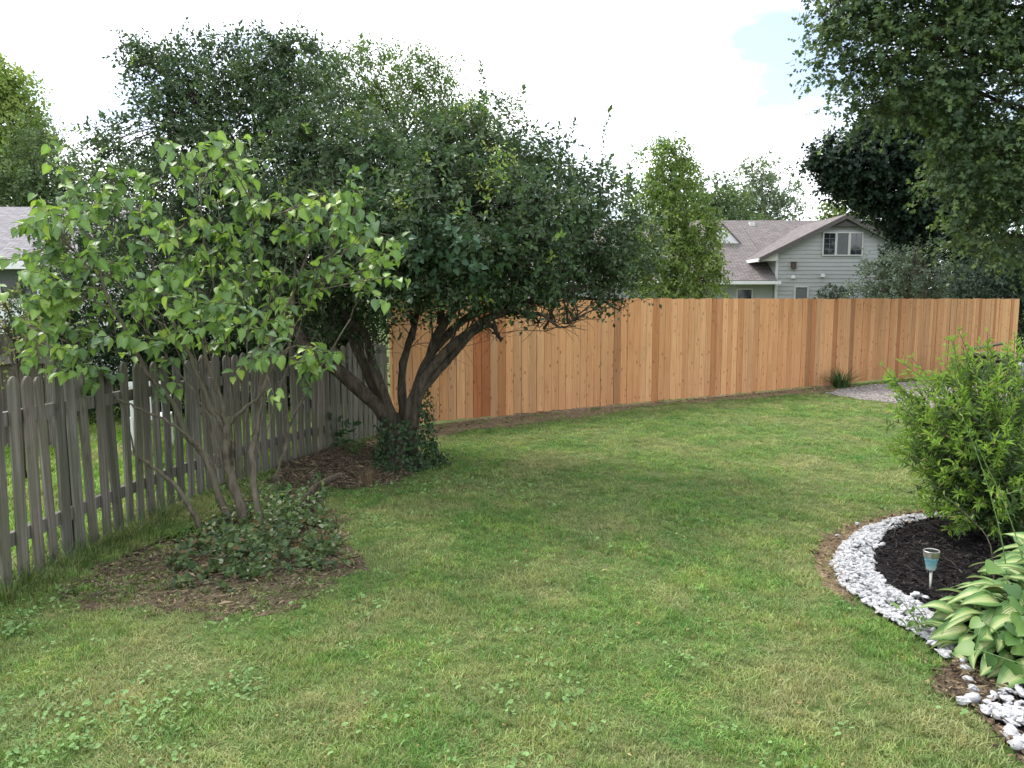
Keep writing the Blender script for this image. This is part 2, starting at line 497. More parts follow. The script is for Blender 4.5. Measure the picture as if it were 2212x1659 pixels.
def soil_mat(name, c0, c1, c2, s=30, b=.9):
    m, nt, bs, out = mat_new(name)
    g = N(nt, "ShaderNodeNewGeometry"); p = g.outputs["Position"]
    a = noise(nt, s, 6, .7, p, .4); d = noise(nt, 2.5, 3, .6, p)
    r = ramp(nt, [(.3, c0), (.5, c1), (.72, c2)]); nt.links.new(a.outputs["Fac"], r.inputs[0])
    r2 = ramp(nt, [(.3, (.7, .7, .7)), (.7, (1.2, 1.2, 1.2))]); nt.links.new(d.outputs["Fac"], r2.inputs[0])
    setc(nt, bs, mixc(nt, 1.0, r.outputs[0], r2.outputs[0], 'MULTIPLY')); bs.inputs["Roughness"].default_value = .95; spec(bs, .1)
    bump(nt, bs, a.outputs["Fac"], b, .02)
    return m
M['soil'] = soil_mat("bare_soil", (.06, .043, .028), (.135, .10, .068), (.23, .18, .125))
M['soil_tan'] = soil_mat("dry_soil", (.09, .062, .039), (.19, .138, .09), (.31, .235, .155))
M['mulch_base'] = soil_mat("black_mulch", (.006, .005, .006), (.014, .012, .012), (.035, .03, .03), 60)
M['gravel'] = soil_mat("gravel_base", (.16, .14, .13), (.30, .275, .26), (.45, .42, .40), 45)

def grass_mat():
    m, nt, bs, out = mat_new("grass_blade")
    at = N(nt, "ShaderNodeAttribute", attribute_name="tint")
    g = N(nt, "ShaderNodeNewGeometry"); p = g.outputs["Position"]
    oi = N(nt, "ShaderNodeObjectInfo")
    big = noise(nt, .95, 5, .66, p, .6); mid = noise(nt, 2.6, 5, .65, p, .4)
    # hue drift between lush and yellow-green, with straw patches (worn turf)
    r1 = ramp(nt, [(.34, (.62, .84, .66)), (.5, (1.0, 1.0, .9)), (.66, (1.45, 1.32, 1.1))]); nt.links.new(mid.outputs["Fac"], r1.inputs[0])
    c = mixc(nt, 1.0, at.outputs["Color"], r1.outputs[0], 'MULTIPLY')
    r2 = ramp(nt, [(.44, (0, 0, 0)), (.64, (.64, .64, .64))]); nt.links.new(big.outputs["Fac"], r2.inputs[0])
    c = mixc(nt, r2.outputs[0], c, (.40, .35, .19))
    rr = ramp(nt, [(0, (.72, .72, .72)), (1, (1.28, 1.28, 1.28))]); nt.links.new(oi.outputs["Random"], rr.inputs[0])
    c = mixc(nt, 1.0, c, rr.outputs[0], 'MULTIPLY')
    setc(nt, bs, c); bs.inputs["Roughness"].default_value = .55; spec(bs, .25)
    tr = N(nt, "ShaderNodeBsdfTranslucent"); nt.links.new(mixc(nt, 1.0, c, (1.2, 1.25, .7), 'MULTIPLY'), tr.inputs[0])
    mx = N(nt, "ShaderNodeMixShader"); mx.inputs[0].default_value = .3
    nt.links.new(bs.outputs[0], mx.inputs[1]); nt.links.new(tr.outputs[0], mx.inputs[2]); nt.links.new(mx.outputs[0], out.inputs["Surface"])
    return m
M['grass'] = grass_mat()

def hosta_mat():
    m, nt, bs, out = mat_new("hosta_leaf")
    at = N(nt, "ShaderNodeAttribute", attribute_name="uvw")   # r along, g across 0..1 from midrib, b random
    sep = N(nt, "ShaderNodeSeparateColor"); nt.links.new(at.outputs["Color"], sep.inputs[0])
    oi = N(nt, "ShaderNodeObjectInfo")
    cmb = N(nt, "ShaderNodeCombineXYZ")
    ml = N(nt, "ShaderNodeMath", operation='MULTIPLY', i_1=19.0); nt.links.new(oi.outputs["Random"], ml.inputs[0])
    sg = N(nt, "ShaderNodeMath", operation='MULTIPLY', i_1=9.0); nt.links.new(sep.outputs[1], sg.inputs[0])
    nt.links.new(sep.outputs[0], cmb.inputs[0]); nt.links.new(sg.outputs[0], cmb.inputs[1]); nt.links.new(ml.outputs[0], cmb.inputs[2])
    nz = noise(nt, 1.6, 4, .6, cmb.outputs[0])
    add = N(nt, "ShaderNodeMath", operation='MULTIPLY_ADD', i_1=.85, i_2=-.36); nt.links.new(nz.outputs["Fac"], add.inputs[0])
    s2 = N(nt, "ShaderNodeMath", operation='ADD'); nt.links.new(sep.outputs[1], s2.inputs[0]); nt.links.new(add.outputs[0], s2.inputs[1])
    r = ramp(nt, [(.22, (.44, .49, .23)), (.42, (.31, .41, .15)), (.62, (.16, .285, .075)), (.9, (.095, .20, .055))])
    nt.links.new(s2.outputs[0], r.inputs[0])
    wv = N(nt, "ShaderNodeMath", operation='SINE'); w2 = N(nt, "ShaderNodeMath", operation='MULTIPLY', i_1=38.0)
    nt.links.new(sep.outputs[1], w2.inputs[0]); nt.links.new(w2.outputs[0], wv.inputs[0])
    setc(nt, bs, r.outputs[0]); bs.inputs["Roughness"].default_value = .42; spec(bs, .4)
    bump(nt, bs, wv.outputs[0], .35, .004)
    tr = N(nt, "ShaderNodeBsdfTranslucent"); nt.links.new(r.outputs[0], tr.inputs[0])
    mx = N(nt, "ShaderNodeMixShader"); mx.inputs[0].default_value = .25
    nt.links.new(bs.outputs[0], mx.inputs[1]); nt.links.new(tr.outputs[0], mx.inputs[2]); nt.links.new(mx.outputs[0], out.inputs["Surface"])
    return m
M['hosta'] = hosta_mat()
def cup_mat():
    m, nt, bs, out = mat_new("blue_crackle_glass")
    tc = N(nt, "ShaderNodeTexCoord")
    sp_ = N(nt, "ShaderNodeSeparateXYZ"); nt.links.new(tc.outputs["Object"], sp_.inputs[0])
    nz = noise(nt, 60, 4, .7, tc.outputs["Object"])
    ad = N(nt, "ShaderNodeMath", operation='MULTIPLY_ADD', i_1=.05); nt.links.new(nz.outputs["Fac"], ad.inputs[0]); nt.links.new(sp_.outputs[2], ad.inputs[2])
    mr = N(nt, "ShaderNodeMapRange"); mr.inputs[1].default_value = .175; mr.inputs[2].default_value = .275
    nt.links.new(ad.outputs[0], mr.inputs[0])
    r = ramp(nt, [(.1, (.55, .66, .66)), (.5, (.20, .42, .46)), (.9, (.12, .30, .36))]); nt.links.new(mr.outputs[0], r.inputs[0])
    setc(nt, bs, r.outputs[0]); bs.inputs["Roughness"].default_value = .15
    bs.inputs["Transmission Weight"].default_value = .25
    bump(nt, bs, nz.outputs["Fac"], .3, .002)
    return m
M['cup'] = cup_mat()

# ------------------------------------------------------------------ ground and beds
def poly_px(pts, n=60, wob=.03):
    q = [G(*p)[:2] for p in pts]
    q3 = [np.array([a[0], a[1], 0]) for a in q]
    s = spline(q3 + [q3[0]], n)[:-1, :2]
    return s + R.normal(0, wob * .5, s.shape)
def sdf(poly, pts):
    """signed distance, positive outside"""
    p = np.asarray(pts)[:, None, :2]; a = poly[None]; b = np.roll(poly, -1, 0)[None]
    ab = b - a; t = np.clip(((p - a) * ab).sum(-1) / ((ab * ab).sum(-1) + 1e-9), 0, 1)
    d = np.sqrt((((a + ab * t[..., None]) - p) ** 2).sum(-1)).min(1)
    cond = ((a[..., 1] > p[..., 1]) != (b[..., 1] > p[..., 1]))
    xi = (b[..., 0] - a[..., 0]) * (p[..., 1] - a[..., 1]) / (b[..., 1] - a[..., 1] + 1e-12) + a[..., 0]
    inside = (cond & (p[..., 0] < xi)).sum(1) % 2 == 1
    return np.where(inside, -d, d)
def in_poly(poly, n):
    lo, hi = poly.min(0), poly.max(0); out = np.zeros((0, 2))
    while len(out) < n:
        c = R.uniform(lo, hi, (n * 3, 2)); out = np.concatenate([out, c[sdf(poly, c) < 0]])
    return out[:n]
def sheet(name, poly, z, mat):
    me = bpy.data.meshes.new(name)
    me.from_pydata([(float(x), float(y), z) for x, y in poly], [], [tuple(range(len(poly)))])
    me.materials.append(mat); me.update()
    if me.polygons[0].normal.z < 0: me.flip_normals()
    return tag(mobj(name, me), kind="structure")

gm = MB()
xs = np.concatenate([[-420, -160, -60], np.linspace(-24, 24, 49), [60, 160, 420]])
ys = np.concatenate([[-420, -120, -20], np.linspace(-4, 44, 49), [90, 200, 520]])
gv = [(x, y, 0.0) for y in ys for x in xs]
nx = len(xs)
gm.add(gv, [(j * nx + i, j * nx + i + 1, (j + 1) * nx + i + 1, (j + 1) * nx + i) for j in range(len(ys) - 1) for i in range(nx - 1)])
tag(gm.build("lawn", M['ground']), "mown backyard lawn with worn straw coloured patches", kind="structure")

Z_BED = poly_px([(110, 1272), (190, 1232), (330, 1185), (450, 1150), (560, 1075), (640, 1060), (720, 1120), (765, 1190), (740, 1250), (640, 1300), (480, 1335), (320, 1322), (190, 1305)], 80, .14)
Z_LIT = poly_px([(570, 1045), (640, 992), (770, 960), (850, 985), (880, 1020), (845, 1045), (770, 1055), (670, 1058)], 60, .12)
Z_CED = poly_px([(780, 955), (940, 918), (1220, 885), (1600, 852), (1800, 832), (1850, 832), (1800, 845), (1620, 861), (1420, 877), (1280, 898), (1120, 917), (980, 936), (880, 968)], 90, .12)
Z_GRA = poly_px([(1785, 850), (1850, 836), (1960, 826), (2080, 822), (2250, 828), (2230, 870), (2060, 885), (1930, 872), (1850, 862)], 60, .06)
OUT_E = [(2120, 1104), (2050, 1112), (1960, 1121), (1870, 1146), (1815, 1188), (1800, 1225), (1815, 1266), (1860, 1302), (1920, 1346), (2000, 1388), (2045, 1430)]
INN_E = [(2130, 1112), (2050, 1121), (1980, 1130), (1920, 1152), (1893, 1185), (1885, 1215), (1892, 1245), (1930, 1280), (1985, 1312), (2028, 1345), (2075, 1400)]
Z_PEB = poly_px(OUT_E + INN_E[::-1], 120, .015)
Z_TAN = poly_px([(2060, 1098), (1960, 1108), (1860, 1128), (1775, 1170), (1760, 1235), (1795, 1275), (1850, 1310), (1830, 1260), (1830, 1210), (1900, 1150), (2000, 1125)], 70, .03)
Z_MUL = poly_px(INN_E + [(2130, 1470), (2330, 1560), (2600, 1420), (2600, 1180), (2420, 1080), (2250, 1085)], 120, .015)
Z_EDG = poly_px([(2045, 1440), (2100, 1430), (2170, 1480), (2250, 1560), (2330, 1700), (2270, 1740), (2170, 1600), (2080, 1520), (2010, 1490)], 60, .02)
Z_PE2 = poly_px([(2130, 1525), (2165, 1512), (2240, 1505), (2330, 1560), (2320, 1640), (2210, 1640), (2190, 1590), (2130, 1560)], 50, .015)

sheet("planting_bed", Z_BED, .004, M['soil'])
sheet("leaf_litter_bed", Z_LIT, .008, M['soil'])
sheet("soil_strip", Z_CED, .006, M['soil_tan'])
sheet("gravel_path", Z_GRA, .010, M['gravel'])
sheet("dry_soil_edge", Z_TAN, .004, M['soil_tan'])
sheet("mulch_bed", Z_MUL, .012, M['mulch_base'])
sheet("bed_edge", Z_EDG, .016, M['soil'])
pebble_border = sheet("pebble_border", Z_PEB, .020, M['mulch_base'])
pebble_corner = sheet("pebble_patch", Z_PE2, .022, M['mulch_base'])

# ------------------------------------------------------------------ cedar fence
FA, FB = G(852, 924)[:2], G(2192, 796)[:2]
fdir = (FB - FA); flen = float(np.linalg.norm(fdir)); fdir = fdir / flen
fang = math.atan2(fdir[1], fdir[0])
fence = empty("cedar_fence", (FA[0], FA[1], 0), rz=fang)
tag(fence, "new orange cedar board privacy fence running behind the lawn", "fence")
FH = 1.83
def board_mesh(w, h, t, name):
    b = .004
    m = MB()
    pro = [(-w/2, -t/2 + b), (-w/2 + b, -t/2), (w/2 - b, -t/2), (w/2, -t/2 + b), (w/2, t/2), (-w/2, t/2)]
    m.prism(pro, 'z', 0, h)
    return m.mesh(name, M['cedar'])
bw = .1405
nb = int(flen / (bw + .0025))
step = flen / nb
bmeshes = [board_mesh(step - g, FH - .035, .018, "board") for g in (.0015, .003, .0055)]
tones = [(1, 1, 1), (1.06, 1.03, 1), (1.10, 1.14, 1.18), (.92, .88, .85), (.99, .92, .86), (1.10, 1.13, 1.16), (.74, .62, .54), (.64, .60, .60), (.95, 1, 1.06)]
wts = [4, 4, 3, 3, 3, 3, 1.6, .8, 3]
for i in range(nb):
    o = bpy.data.objects.new("board", bmeshes[i % 3]); link(o, fence)
    o.location = ((i + .5) * step, random.gauss(0, .004), .035 + random.uniform(-.009, .009))
    o.rotation_euler = (0, random.gauss(0, .0015), 0)
    t = random.choices(tones, wts)[0]; j = random.uniform(.92, 1.08)
    if i in (9, 10): t = (.72, .50, .40)
    o.color = (t[0] * j, t[1] * j, t[2] * j, 1)
for z in (.35, .95, 1.55):
    MB().box((0, .012, z - .045), (flen, .05, z + .045)).build("rail", M['cedar'], fence)
npost = 8
for i in range(npost):
    x = .05 + (flen - .1) * i / (npost - 1)
    MB().box((x - .045, .052, -.3), (x + .045, .142, FH - .06)).build("post", M['cedar'], fence)

# ------------------------------------------------------------------ weathered picket fence
pk_path = spline([np.array([-3.33, 3.1, 0]), np.array([-3.22, 4.7, 0]), np.array([-3.16, 5.7, 0]), np.array([-2.98, 7.0, 0]), np.array([-2.45, 8.65, 0]), np.array([-2.13, 9.5, 0]), np.array([FA[0] - .05, FA[1] - .12, 0])], 180)
seg = np.linalg.norm(np.diff(pk_path, axis=0), axis=1); cum = np.concatenate([[0], np.cumsum(seg)])
def pk_at(s):
    return np.array([np.interp(s, cum, pk_path[:, k]) for k in range(2)])
picket_fence = tag(empty("picket_fence", (-3.2, 4.7, 0)), "weathered grey brown picket fence with mossy round topped pickets", "fence")
def picket_mesh(k):
    w = .089 + .006 * ((k * 7) % 3 - 1); t = .017
    h = 1.0
    top = [(-w/2, h - .038), (-w/2 + .008, h - .020), (-w/2 + .024, h - .006), (-.01, h), (.012, h), (w/2 - .024, h - .005), (w/2 - .008, h - .018), (w/2, h - .036)]
    pro = [(-w/2, 0)] + top + [(w/2, 0)]
    m = MB(); m.prism(pro, 'y', -t/2, t/2)
    return m.mesh("picket", M['oldwood'])
pmesh = [picket_mesh(k) for k in range(3)]
s = .12; k = 0; Ltot = cum[-1]
while s < Ltot - .03:
    a, b = pk_at(s - .05), pk_at(s + .05)
    p = pk_at(s); an = math.atan2(b[1] - a[1], b[0] - a[0])
    o = bpy.data.objects.new("picket", pmesh[k % 3]); link(o, picket_fence)
    fr = s / Ltot
    h = 1.37 - .14 * fr + random.gauss(0, .012)
    nrml = np.array([math.sin(an), -math.cos(an)])
    q = p - np.array([-3.2, 4.7]) + nrml * .03
    o.location = (q[0], q[1], random.uniform(-.02, .015) if k % 9 else .03); o.scale = (random.uniform(.94, 1.06) * (1 + .10 * fr), 1, h)
    o.rotation_euler = (random.gauss(0, .012), random.gauss(0, .010), an + random.gauss(0, .02))
    j = random.uniform(.82, 1.15); o.color = (j * random.uniform(.97, 1.06), j, j * random.uniform(.92, 1.02), 1)
    s += .166 - .045 * fr + random.gauss(0, .004); k += 1
ss = np.linspace(.02, Ltot - .02, 26)
for zf in (.22, .80):
    for i in range(0, 25, 5):
        sub = ss[i:i + 6]
        pts = [pk_at(q) for q in sub]
        m = MB(); V = []; F = []
        for j, (q, pt) in enumerate(zip(sub, pts)):
            d = pk_at(min(q + .05, Ltot)) - pk_at(max(q - .05, 0)); d = d / np.linalg.norm(d); n2 = np.array([d[1], -d[0]])
            hh = (1.37 - .14 * q / Ltot) * zf
            for off, dz in ((-.022, -.045), (.018, -.045), (.018, .045), (-.022, .045)):
                c = pt + n2 * off - np.array([-3.2, 4.7]); V.append((c[0], c[1], hh + dz))
            if j:
                b0 = 4 * (j - 1); b1 = 4 * j
                F += [(b0 + e, b0 + (e + 1) % 4, b1 + (e + 1) % 4, b1 + e) for e in range(4)]
        F += [(3, 2, 1, 0), tuple(range(len(V) - 4, len(V)))]
        m.add(V, F); m.build("rail", M['oldwood'], picket_fence)
for q in (.3, 2.4, 4.4, 6.3):
    p = pk_at(q) - np.array([-3.2, 4.7])
    d = pk_at(q + .05) - pk_at(q - .05); an = math.atan2(d[1], d[0])
    o = MB().box((-.045, -.045, -.2), (.045, .045, 1.22)).build("post", M['oldwood'], picket_fence)
    o.location = (p[0] - math.sin(an) * .072, p[1] + math.cos(an) * .072, 0); o.rotation_euler = (0, 0, an)

# old taller board fence and rail in the neighbour's yard
of = tag(empty("board_fence", (-9.0, 8.6, 0)), "dark old board fence with a top rail behind the pickets", "fence")
ofm = MB().box((-.07, -.01, 0), (.07, .01, 1.42)).mesh("board", M['oldwood'])
for i in range(24):
    o = bpy.data.objects.new("board", ofm); link(o, of); o.location = (i * .15, random.gauss(0, .004), random.uniform(-.02, .02))
    j = random.uniform(.5, .75); o.color = (j, j * .92, j * .82, 1)
o = MB().box((-.1, -.06, 1.05), (3.6, -.013, 1.14)).build("rail", M['oldwood'], of)
o = MB().box((-.1, -.06, .35), (3.6, -.013, .44)).build("rail", M['oldwood'], of)
for x in (0, 1.75, 3.5): MB().box((x - .05, -.16, 0), (x + .05, -.062, 1.5)).build("post", M['oldwood'], of)
of.rotation_euler = (0, 0, math.radians(12))

# ------------------------------------------------------------------ houses
def roof_slab(name, quad, mat, parent, th=.09, along=None):
    """quad: 3D corners eave-left, eave-right, ridge-right, ridge-left; UV in metres"""
    q = np.array(quad, float); n = nrm(np.cross(q[1] - q[0], q[-1] - q[0]))
    if n[2] < 0: n = -n
    k = len(q); low = q - n * th
    v = [tuple(p) for p in q] + [tuple(p) for p in low]
    f = [tuple(range(k)), tuple(range(2 * k - 1, k - 1, -1))] + [(i, k + i, k + (i + 1) % k, (i + 1) % k) for i in range(k)]
    me = bpy.data.meshes.new(name); me.from_pydata(v, [], f); me.materials.append(mat); me.materials.append(M['fascia']); me.update()
    for i_ in range(1, len(f)): me.polygons[i_].material_index = 1
    if me.polygons[0].normal.z < 0: me.flip_normals()
    u = nrm(q[1] - q[0]); w = np.cross(n, u)
    uv = me.uv_layers.new(name="UVMap")
    for lp in me.loops:
        p = np.array(me.vertices[lp.vertex_index].co) - q[0]
        uv.data[lp.index].uv = (float(p @ u), float(p @ w))
    return mobj(name, me, parent)

def siding(wallobj, x_of_z, z0, z1, y, exp, mat):
    """lap boards facing -Y; x_of_z(z) -> (xl, xr)"""
    z = z0
    while z < z1 - .02:
        zt = min(z + exp, z1)
        l0, r0 = x_of_z(z); l1, r1 = x_of_z(zt)
        if r1 - l1 < .05: break
        v = [(l0, y - .026, z), (r0, y - .026, z), (r1, y - .006, zt), (l1, y - .006, zt), (l0, y, z), (r0, y, z), (r1, y, zt), (l1, y, zt)]
        m = MB().add(v, [(0, 1, 2, 3), (7, 6, 5, 4), (4, 5, 1, 0), (3, 2, 6, 7), (0, 3, 7, 4), (1, 5, 6, 2)])
        m.build("siding_board", mat, wallobj)
        z = zt + .001

def window(parent, x0, x1, z0, z1, y, frame_mat, pane_mat, cols=2, rows=3, fw=.05):
    """window facing -Y, wall face at y"""
    m = MB()
    yo = y - .055
    m.box((x0 - fw, yo, z0 - fw), (x1 + fw, y + .02, z0)); m.box((x0 - fw, yo, z1), (x1 + fw, y + .02, z1 + fw))
    m.box((x0 - fw, yo + .002, z0), (x0, y + .02, z1)); m.box((x1, yo + .002, z0), (x1 + fw, y + .02, z1))
    w = m.build("window", frame_mat, parent)
    MB().box((x0, y - .030, z0), (x1, y - .018, z1)).build("pane", pane_mat, w)
    for c in range(1, cols):
        x = x0 + (x1 - x0) * c / cols
        MB().box((x - .008, y - .040, z0), (x + .008, y - .031, z1)).build("muntin", M['muntin'], w)
    for r in range(1, rows):
        z = z0 + (z1 - z0) * r / rows
        MB().box((x0, y - .043, z - .008), (x1, y - .034, z + .008)).build("muntin", M['muntin'], w)
    return w

H1 = tag(empty("gabled_house", (0, 0, 0)), "sage green sided house with brown shingle roof and triple gable window", "house")
YW = 32.0
AX, AZ = 13.6, 5.25          # gable apex
SL = .50
WL, WR = 10.88, 16.32        # wing walls
def gx(z):
    h = (AZ - .16 - z) / SL
    return (max(WL, AX - h), min(WR, AX + h))
wall = MB()
wall.prism([(WL + .01, 0), (WR - .01, 0), (WR - .01, gx(0)[1] * 0 + AZ - .18 - SL * (WR - AX)), (AX, AZ - .18), (WL + .01, AZ - .18 - SL * (AX - WL))], 'y', YW + .002, YW + 9.5)
wallo = wall.build("wall", M['siding'], H1)
siding(wallo, gx, 0.0, AZ - .25, YW, .165, M['siding'])
# triangular return beyond the wall on the left (boxed eave)
# main block wall to the left of the wing
mw = MB().box((-3.0, YW + .25, 0), (WL, YW + 9.8, 2.5)).build("wall", M['siding'], H1)
siding(mw, lambda z: (-3.0, WL - .012), 0.0, 2.45, YW + .248, .165, M['siding'])
# corner boards
MB().box((WL - .02, YW - .04, 0), (WL + .09, YW - .027, 3.6)).build("corner_board", M['trim'], H1)
# wing roof (runs back along Y into the main roof)
OV = .78
el_x = AX - (AZ - 3.49) / SL
YF = YW - .35
zl = AZ - SL * (AX - el_x); xr = 2 * AX - el_x
roof_slab("roof", [(el_x, YF, zl), (el_x, YW + 4.6, zl), (AX, YW + 4.6, AZ), (AX, YF, AZ)], M['roof'], H1)
roof_slab("roof", [(xr, YF, zl), (xr, YW + 9, zl), (AX, YW + 9, AZ), (AX, YF, AZ)], M['roof'], H1)
# rake fascia boards
for sx in (-1, 1):
    ex = AX + sx * (AX - el_x)
    for z_off, t0, t1, mt, nm in ((-.09, -.012, 0.05, M['fascia'], "fascia"), (-.125, .0, .13, M['trim'], "rake_trim")):
        a, b = (ex, zl + z_off), (AX, AZ + z_off)
        hgt = .09 if nm == "fascia" else .06
        pr = [(a[0], a[1] - hgt), (b[0], b[1] - hgt), (b[0], b[1] - .002), (a[0], a[1] - .002)]
        MB().prism(pr, 'y', YF + t0 + .02, YF + t1 + .02).build(nm, mt, H1)
# boxed eave soffit and return on the left
MB().prism([(el_x + .02, zl - .12), (WL + .005, zl - .12), (WL + .005, zl - .16 + SL * (WL - el_x)), (el_x + .3, zl - .02)], 'y', YF + .16, YW + 2.6).build("eave_box", M['trim'], H1)
MB().box((el_x - .03, YF + .05, zl - .16), (el_x + .07, YW + 2.6, zl - .02)).build("gutter", M['white'], H1)
# main roof
EY, EZ, RY = YW - .32, 2.58, 37.4
RZ = CAM_H + 165 / FPX * RY
msl = (RZ - EZ) / (RY - EY)
roof_slab("roof", [(-3.4, EY, EZ), (WL - .03, EY, EZ), (WL - .03, RY, RZ), (-3.4, RY, RZ)], M['roof'], H1)
roof_slab("roof", [(-3.4, RY + 5.6, EZ), (20, RY + 5.6, EZ), (20, RY, RZ), (-3.4, RY, RZ)], M['roof'], H1)
roof_slab("roof", [(WL - .02, YW + .45, EZ + msl * .77), (WR - .1, YW + .45, EZ + msl * .77), (WR - .1, RY, RZ + .002), (WL - .02, RY, RZ + .002)], M['roof'], H1)
MB().box((-3.4, EY - .10, EZ - .17), (WL + .10, EY - .012, EZ - .03)).build("gutter", M['white'], H1)
MB().box((-3.4, EY - .005, EZ - .15), (WL - .03, YW + .24, EZ - .13)).build("soffit", M['trim'], H1)
MB().box((11.2, RY - .62, RZ - .34), (11.45, RY - .40, RZ - .12)).build("roof_vent", M['trim'], H1)
# small cross gable on the main roof
dx, dz0, dY = 9.45, 4.30, YW + 3.0
MB().prism([(dx - .80, dz0 - .5), (dx + .80, dz0 - .5), (dx + .80, dz0 + .02), (dx, dz0 + .80), (dx - .80, dz0 + .02)], 'y', dY, dY + 2.2).build("dormer", M['siding_white'], H1)
for sx in (-1, 1):
    roof_slab("roof", [(dx + sx * .90, dY - .06, dz0 - .05), (dx + sx * .90, dY + 2.4, dz0 - .05), (dx, dY + 2.4, dz0 + .86), (dx, dY - .06, dz0 + .86)], M['roof'], H1, .05)
def hx(px, Y=YW): return (px - CXP) / FPX * Y
def hz(py, Y=YW): return CAM_H + (645 - py) / FPX * Y
for a, b, pm in ((1769, 1793, M['glass']), (1797.5, 1821, M['curtain']), (1826, 1850, M['glass'])):
    window(H1, hx(a), hx(b), hz(552), hz(507), YW - .022, M['trim'], pm, 2, 4 if pm is M['glass'] else 1, .045)
window(H1, hx(1713), hx(1738), hz(680), hz(621), YW - .022, M['trim'], M['curtain'], 1, 2, .05)
window(H1, hx(1593), hx(1623), hz(680), hz(626), YW + .225, M['trim'], M['glass'], 1, 1, .05)
window(H1, hx(1893), hx(1908), hz(660), hz(617), YW - .022, M['trim'], M['glass'], 1, 1, .05)
# triangular louver at the peak
MB().prism([(AX - .50, AZ - .50), (AX + .50, AZ - .50), (AX, AZ - .23)], 'y', YW - .20, YW - .02).build("vent", M['fascia'], H1)
for i in range(4):
    zz = AZ - .47 + i * .055; hw = .5 * (AZ - .24 - zz) / .26
    MB().box((AX - hw * .8, YW - .225, zz), (AX + hw * .8, YW - .201, zz + .012)).build("slat", M['muntin'], H1)
for px, py in ((1705, 599), (1768, 596)):
    MB().prism([(hx(px) - .05, hz(py) - .06), (hx(px) + .09, hz(py) - .06), (hx(px) + .09, hz(py) + .05), (hx(px) - .02, hz(py) + .08)], 'y', YW - .14, YW - .02).build("wall_vent", M['white'], H1)
lm = MB().box((hx(1706) - .09, YW - .16, hz(582)), (hx(1706) + .09, YW - .02, hz(568)))
lm.box((hx(1706) - .11, YW - .18, hz(568)), (hx(1706) + .11, YW - .02, hz(567))); lm.build("wall_lamp", M['lamp_brown'], H1)

# white neighbour house on the left
H2 = tag(empty("white_house", (0, 0, 0)), "white sided house with grey shingle roof behind the old fences", "house")
Y2 = 16.0
x1 = (172 - CXP) / FPX * Y2
w2 = MB().box((-19, Y2, 0), (x1, Y2 + 8, 2.55)).build("wall", M['siding_white'], H2)
siding(w2, lambda z: (-19, x1), 0, 2.5, Y2 - .001, .2, M['siding_white'])
roof_slab("roof", [(-19.4, Y2 - .4, 2.62), (x1 + .3, Y2 - .4, 2.62), (x1 + .3, Y2 + 4, 4.16), (-19.4, Y2 + 4, 4.16)], M['roof_grey'], H2)
roof_slab("roof", [(-19.4, Y2 + 8.4, 2.62), (x1 + .3, Y2 + 8.4, 2.62), (x1 + .3, Y2 + 4, 4.16), (-19.4, Y2 + 4, 4.16)], M['roof_grey'], H2)
MB().prism([(Y2 + .02, 2.55), (Y2 + 7.98, 2.55), (Y2 + 4, 4.02)], 'x', x1 - .1, x1 - .005).build("gable", M['siding_white'], H2)
MB().box((-19.4, Y2 - .52, 2.42), (x1 + .3, Y2 - .41, 2.58)).build("gutter", M['white'], H2)
MB().box((-19.4, Y2 - .40, 2.46), (x1 + .3, Y2 - .03, 2.48)).build("soffit", M['white'], H2)
def h2x(px): return (px - CXP) / FPX * Y2
def h2z(py): return CAM_H + (645 - py) / FPX * Y2
wd = window(H2, h2x(14), h2x(92), h2z(645), h2z(583), Y2 - .02, M['white'], M['glass'], 1, 1, .06)
MB().box((h2x(14), Y2 - .062, h2z(607)), (h2x(92), Y2 - .052, h2z(583))).build("blind", M['curtain'], wd)
window(H2, h2x(118), h2x(150), h2z(700), h2z(648), Y2 - .02, M['white'], M['glass'], 2, 2, .06)

# ------------------------------------------------------------------ trees and shrubs
def limb_pts(A, B, n=8, sag=.12, wob=.05):
    A, B = np.array(A, float), np.array(B, float); d = np.linalg.norm(B - A)
    mid = (A + B) / 2 + np.array([0, 0, sag * d]) + R.normal(0, wob * d, 3)
    p = spline([A, A * .65 + mid * .35 + R.normal(0, wob * d * .4, 3), mid, B], n)
    return p

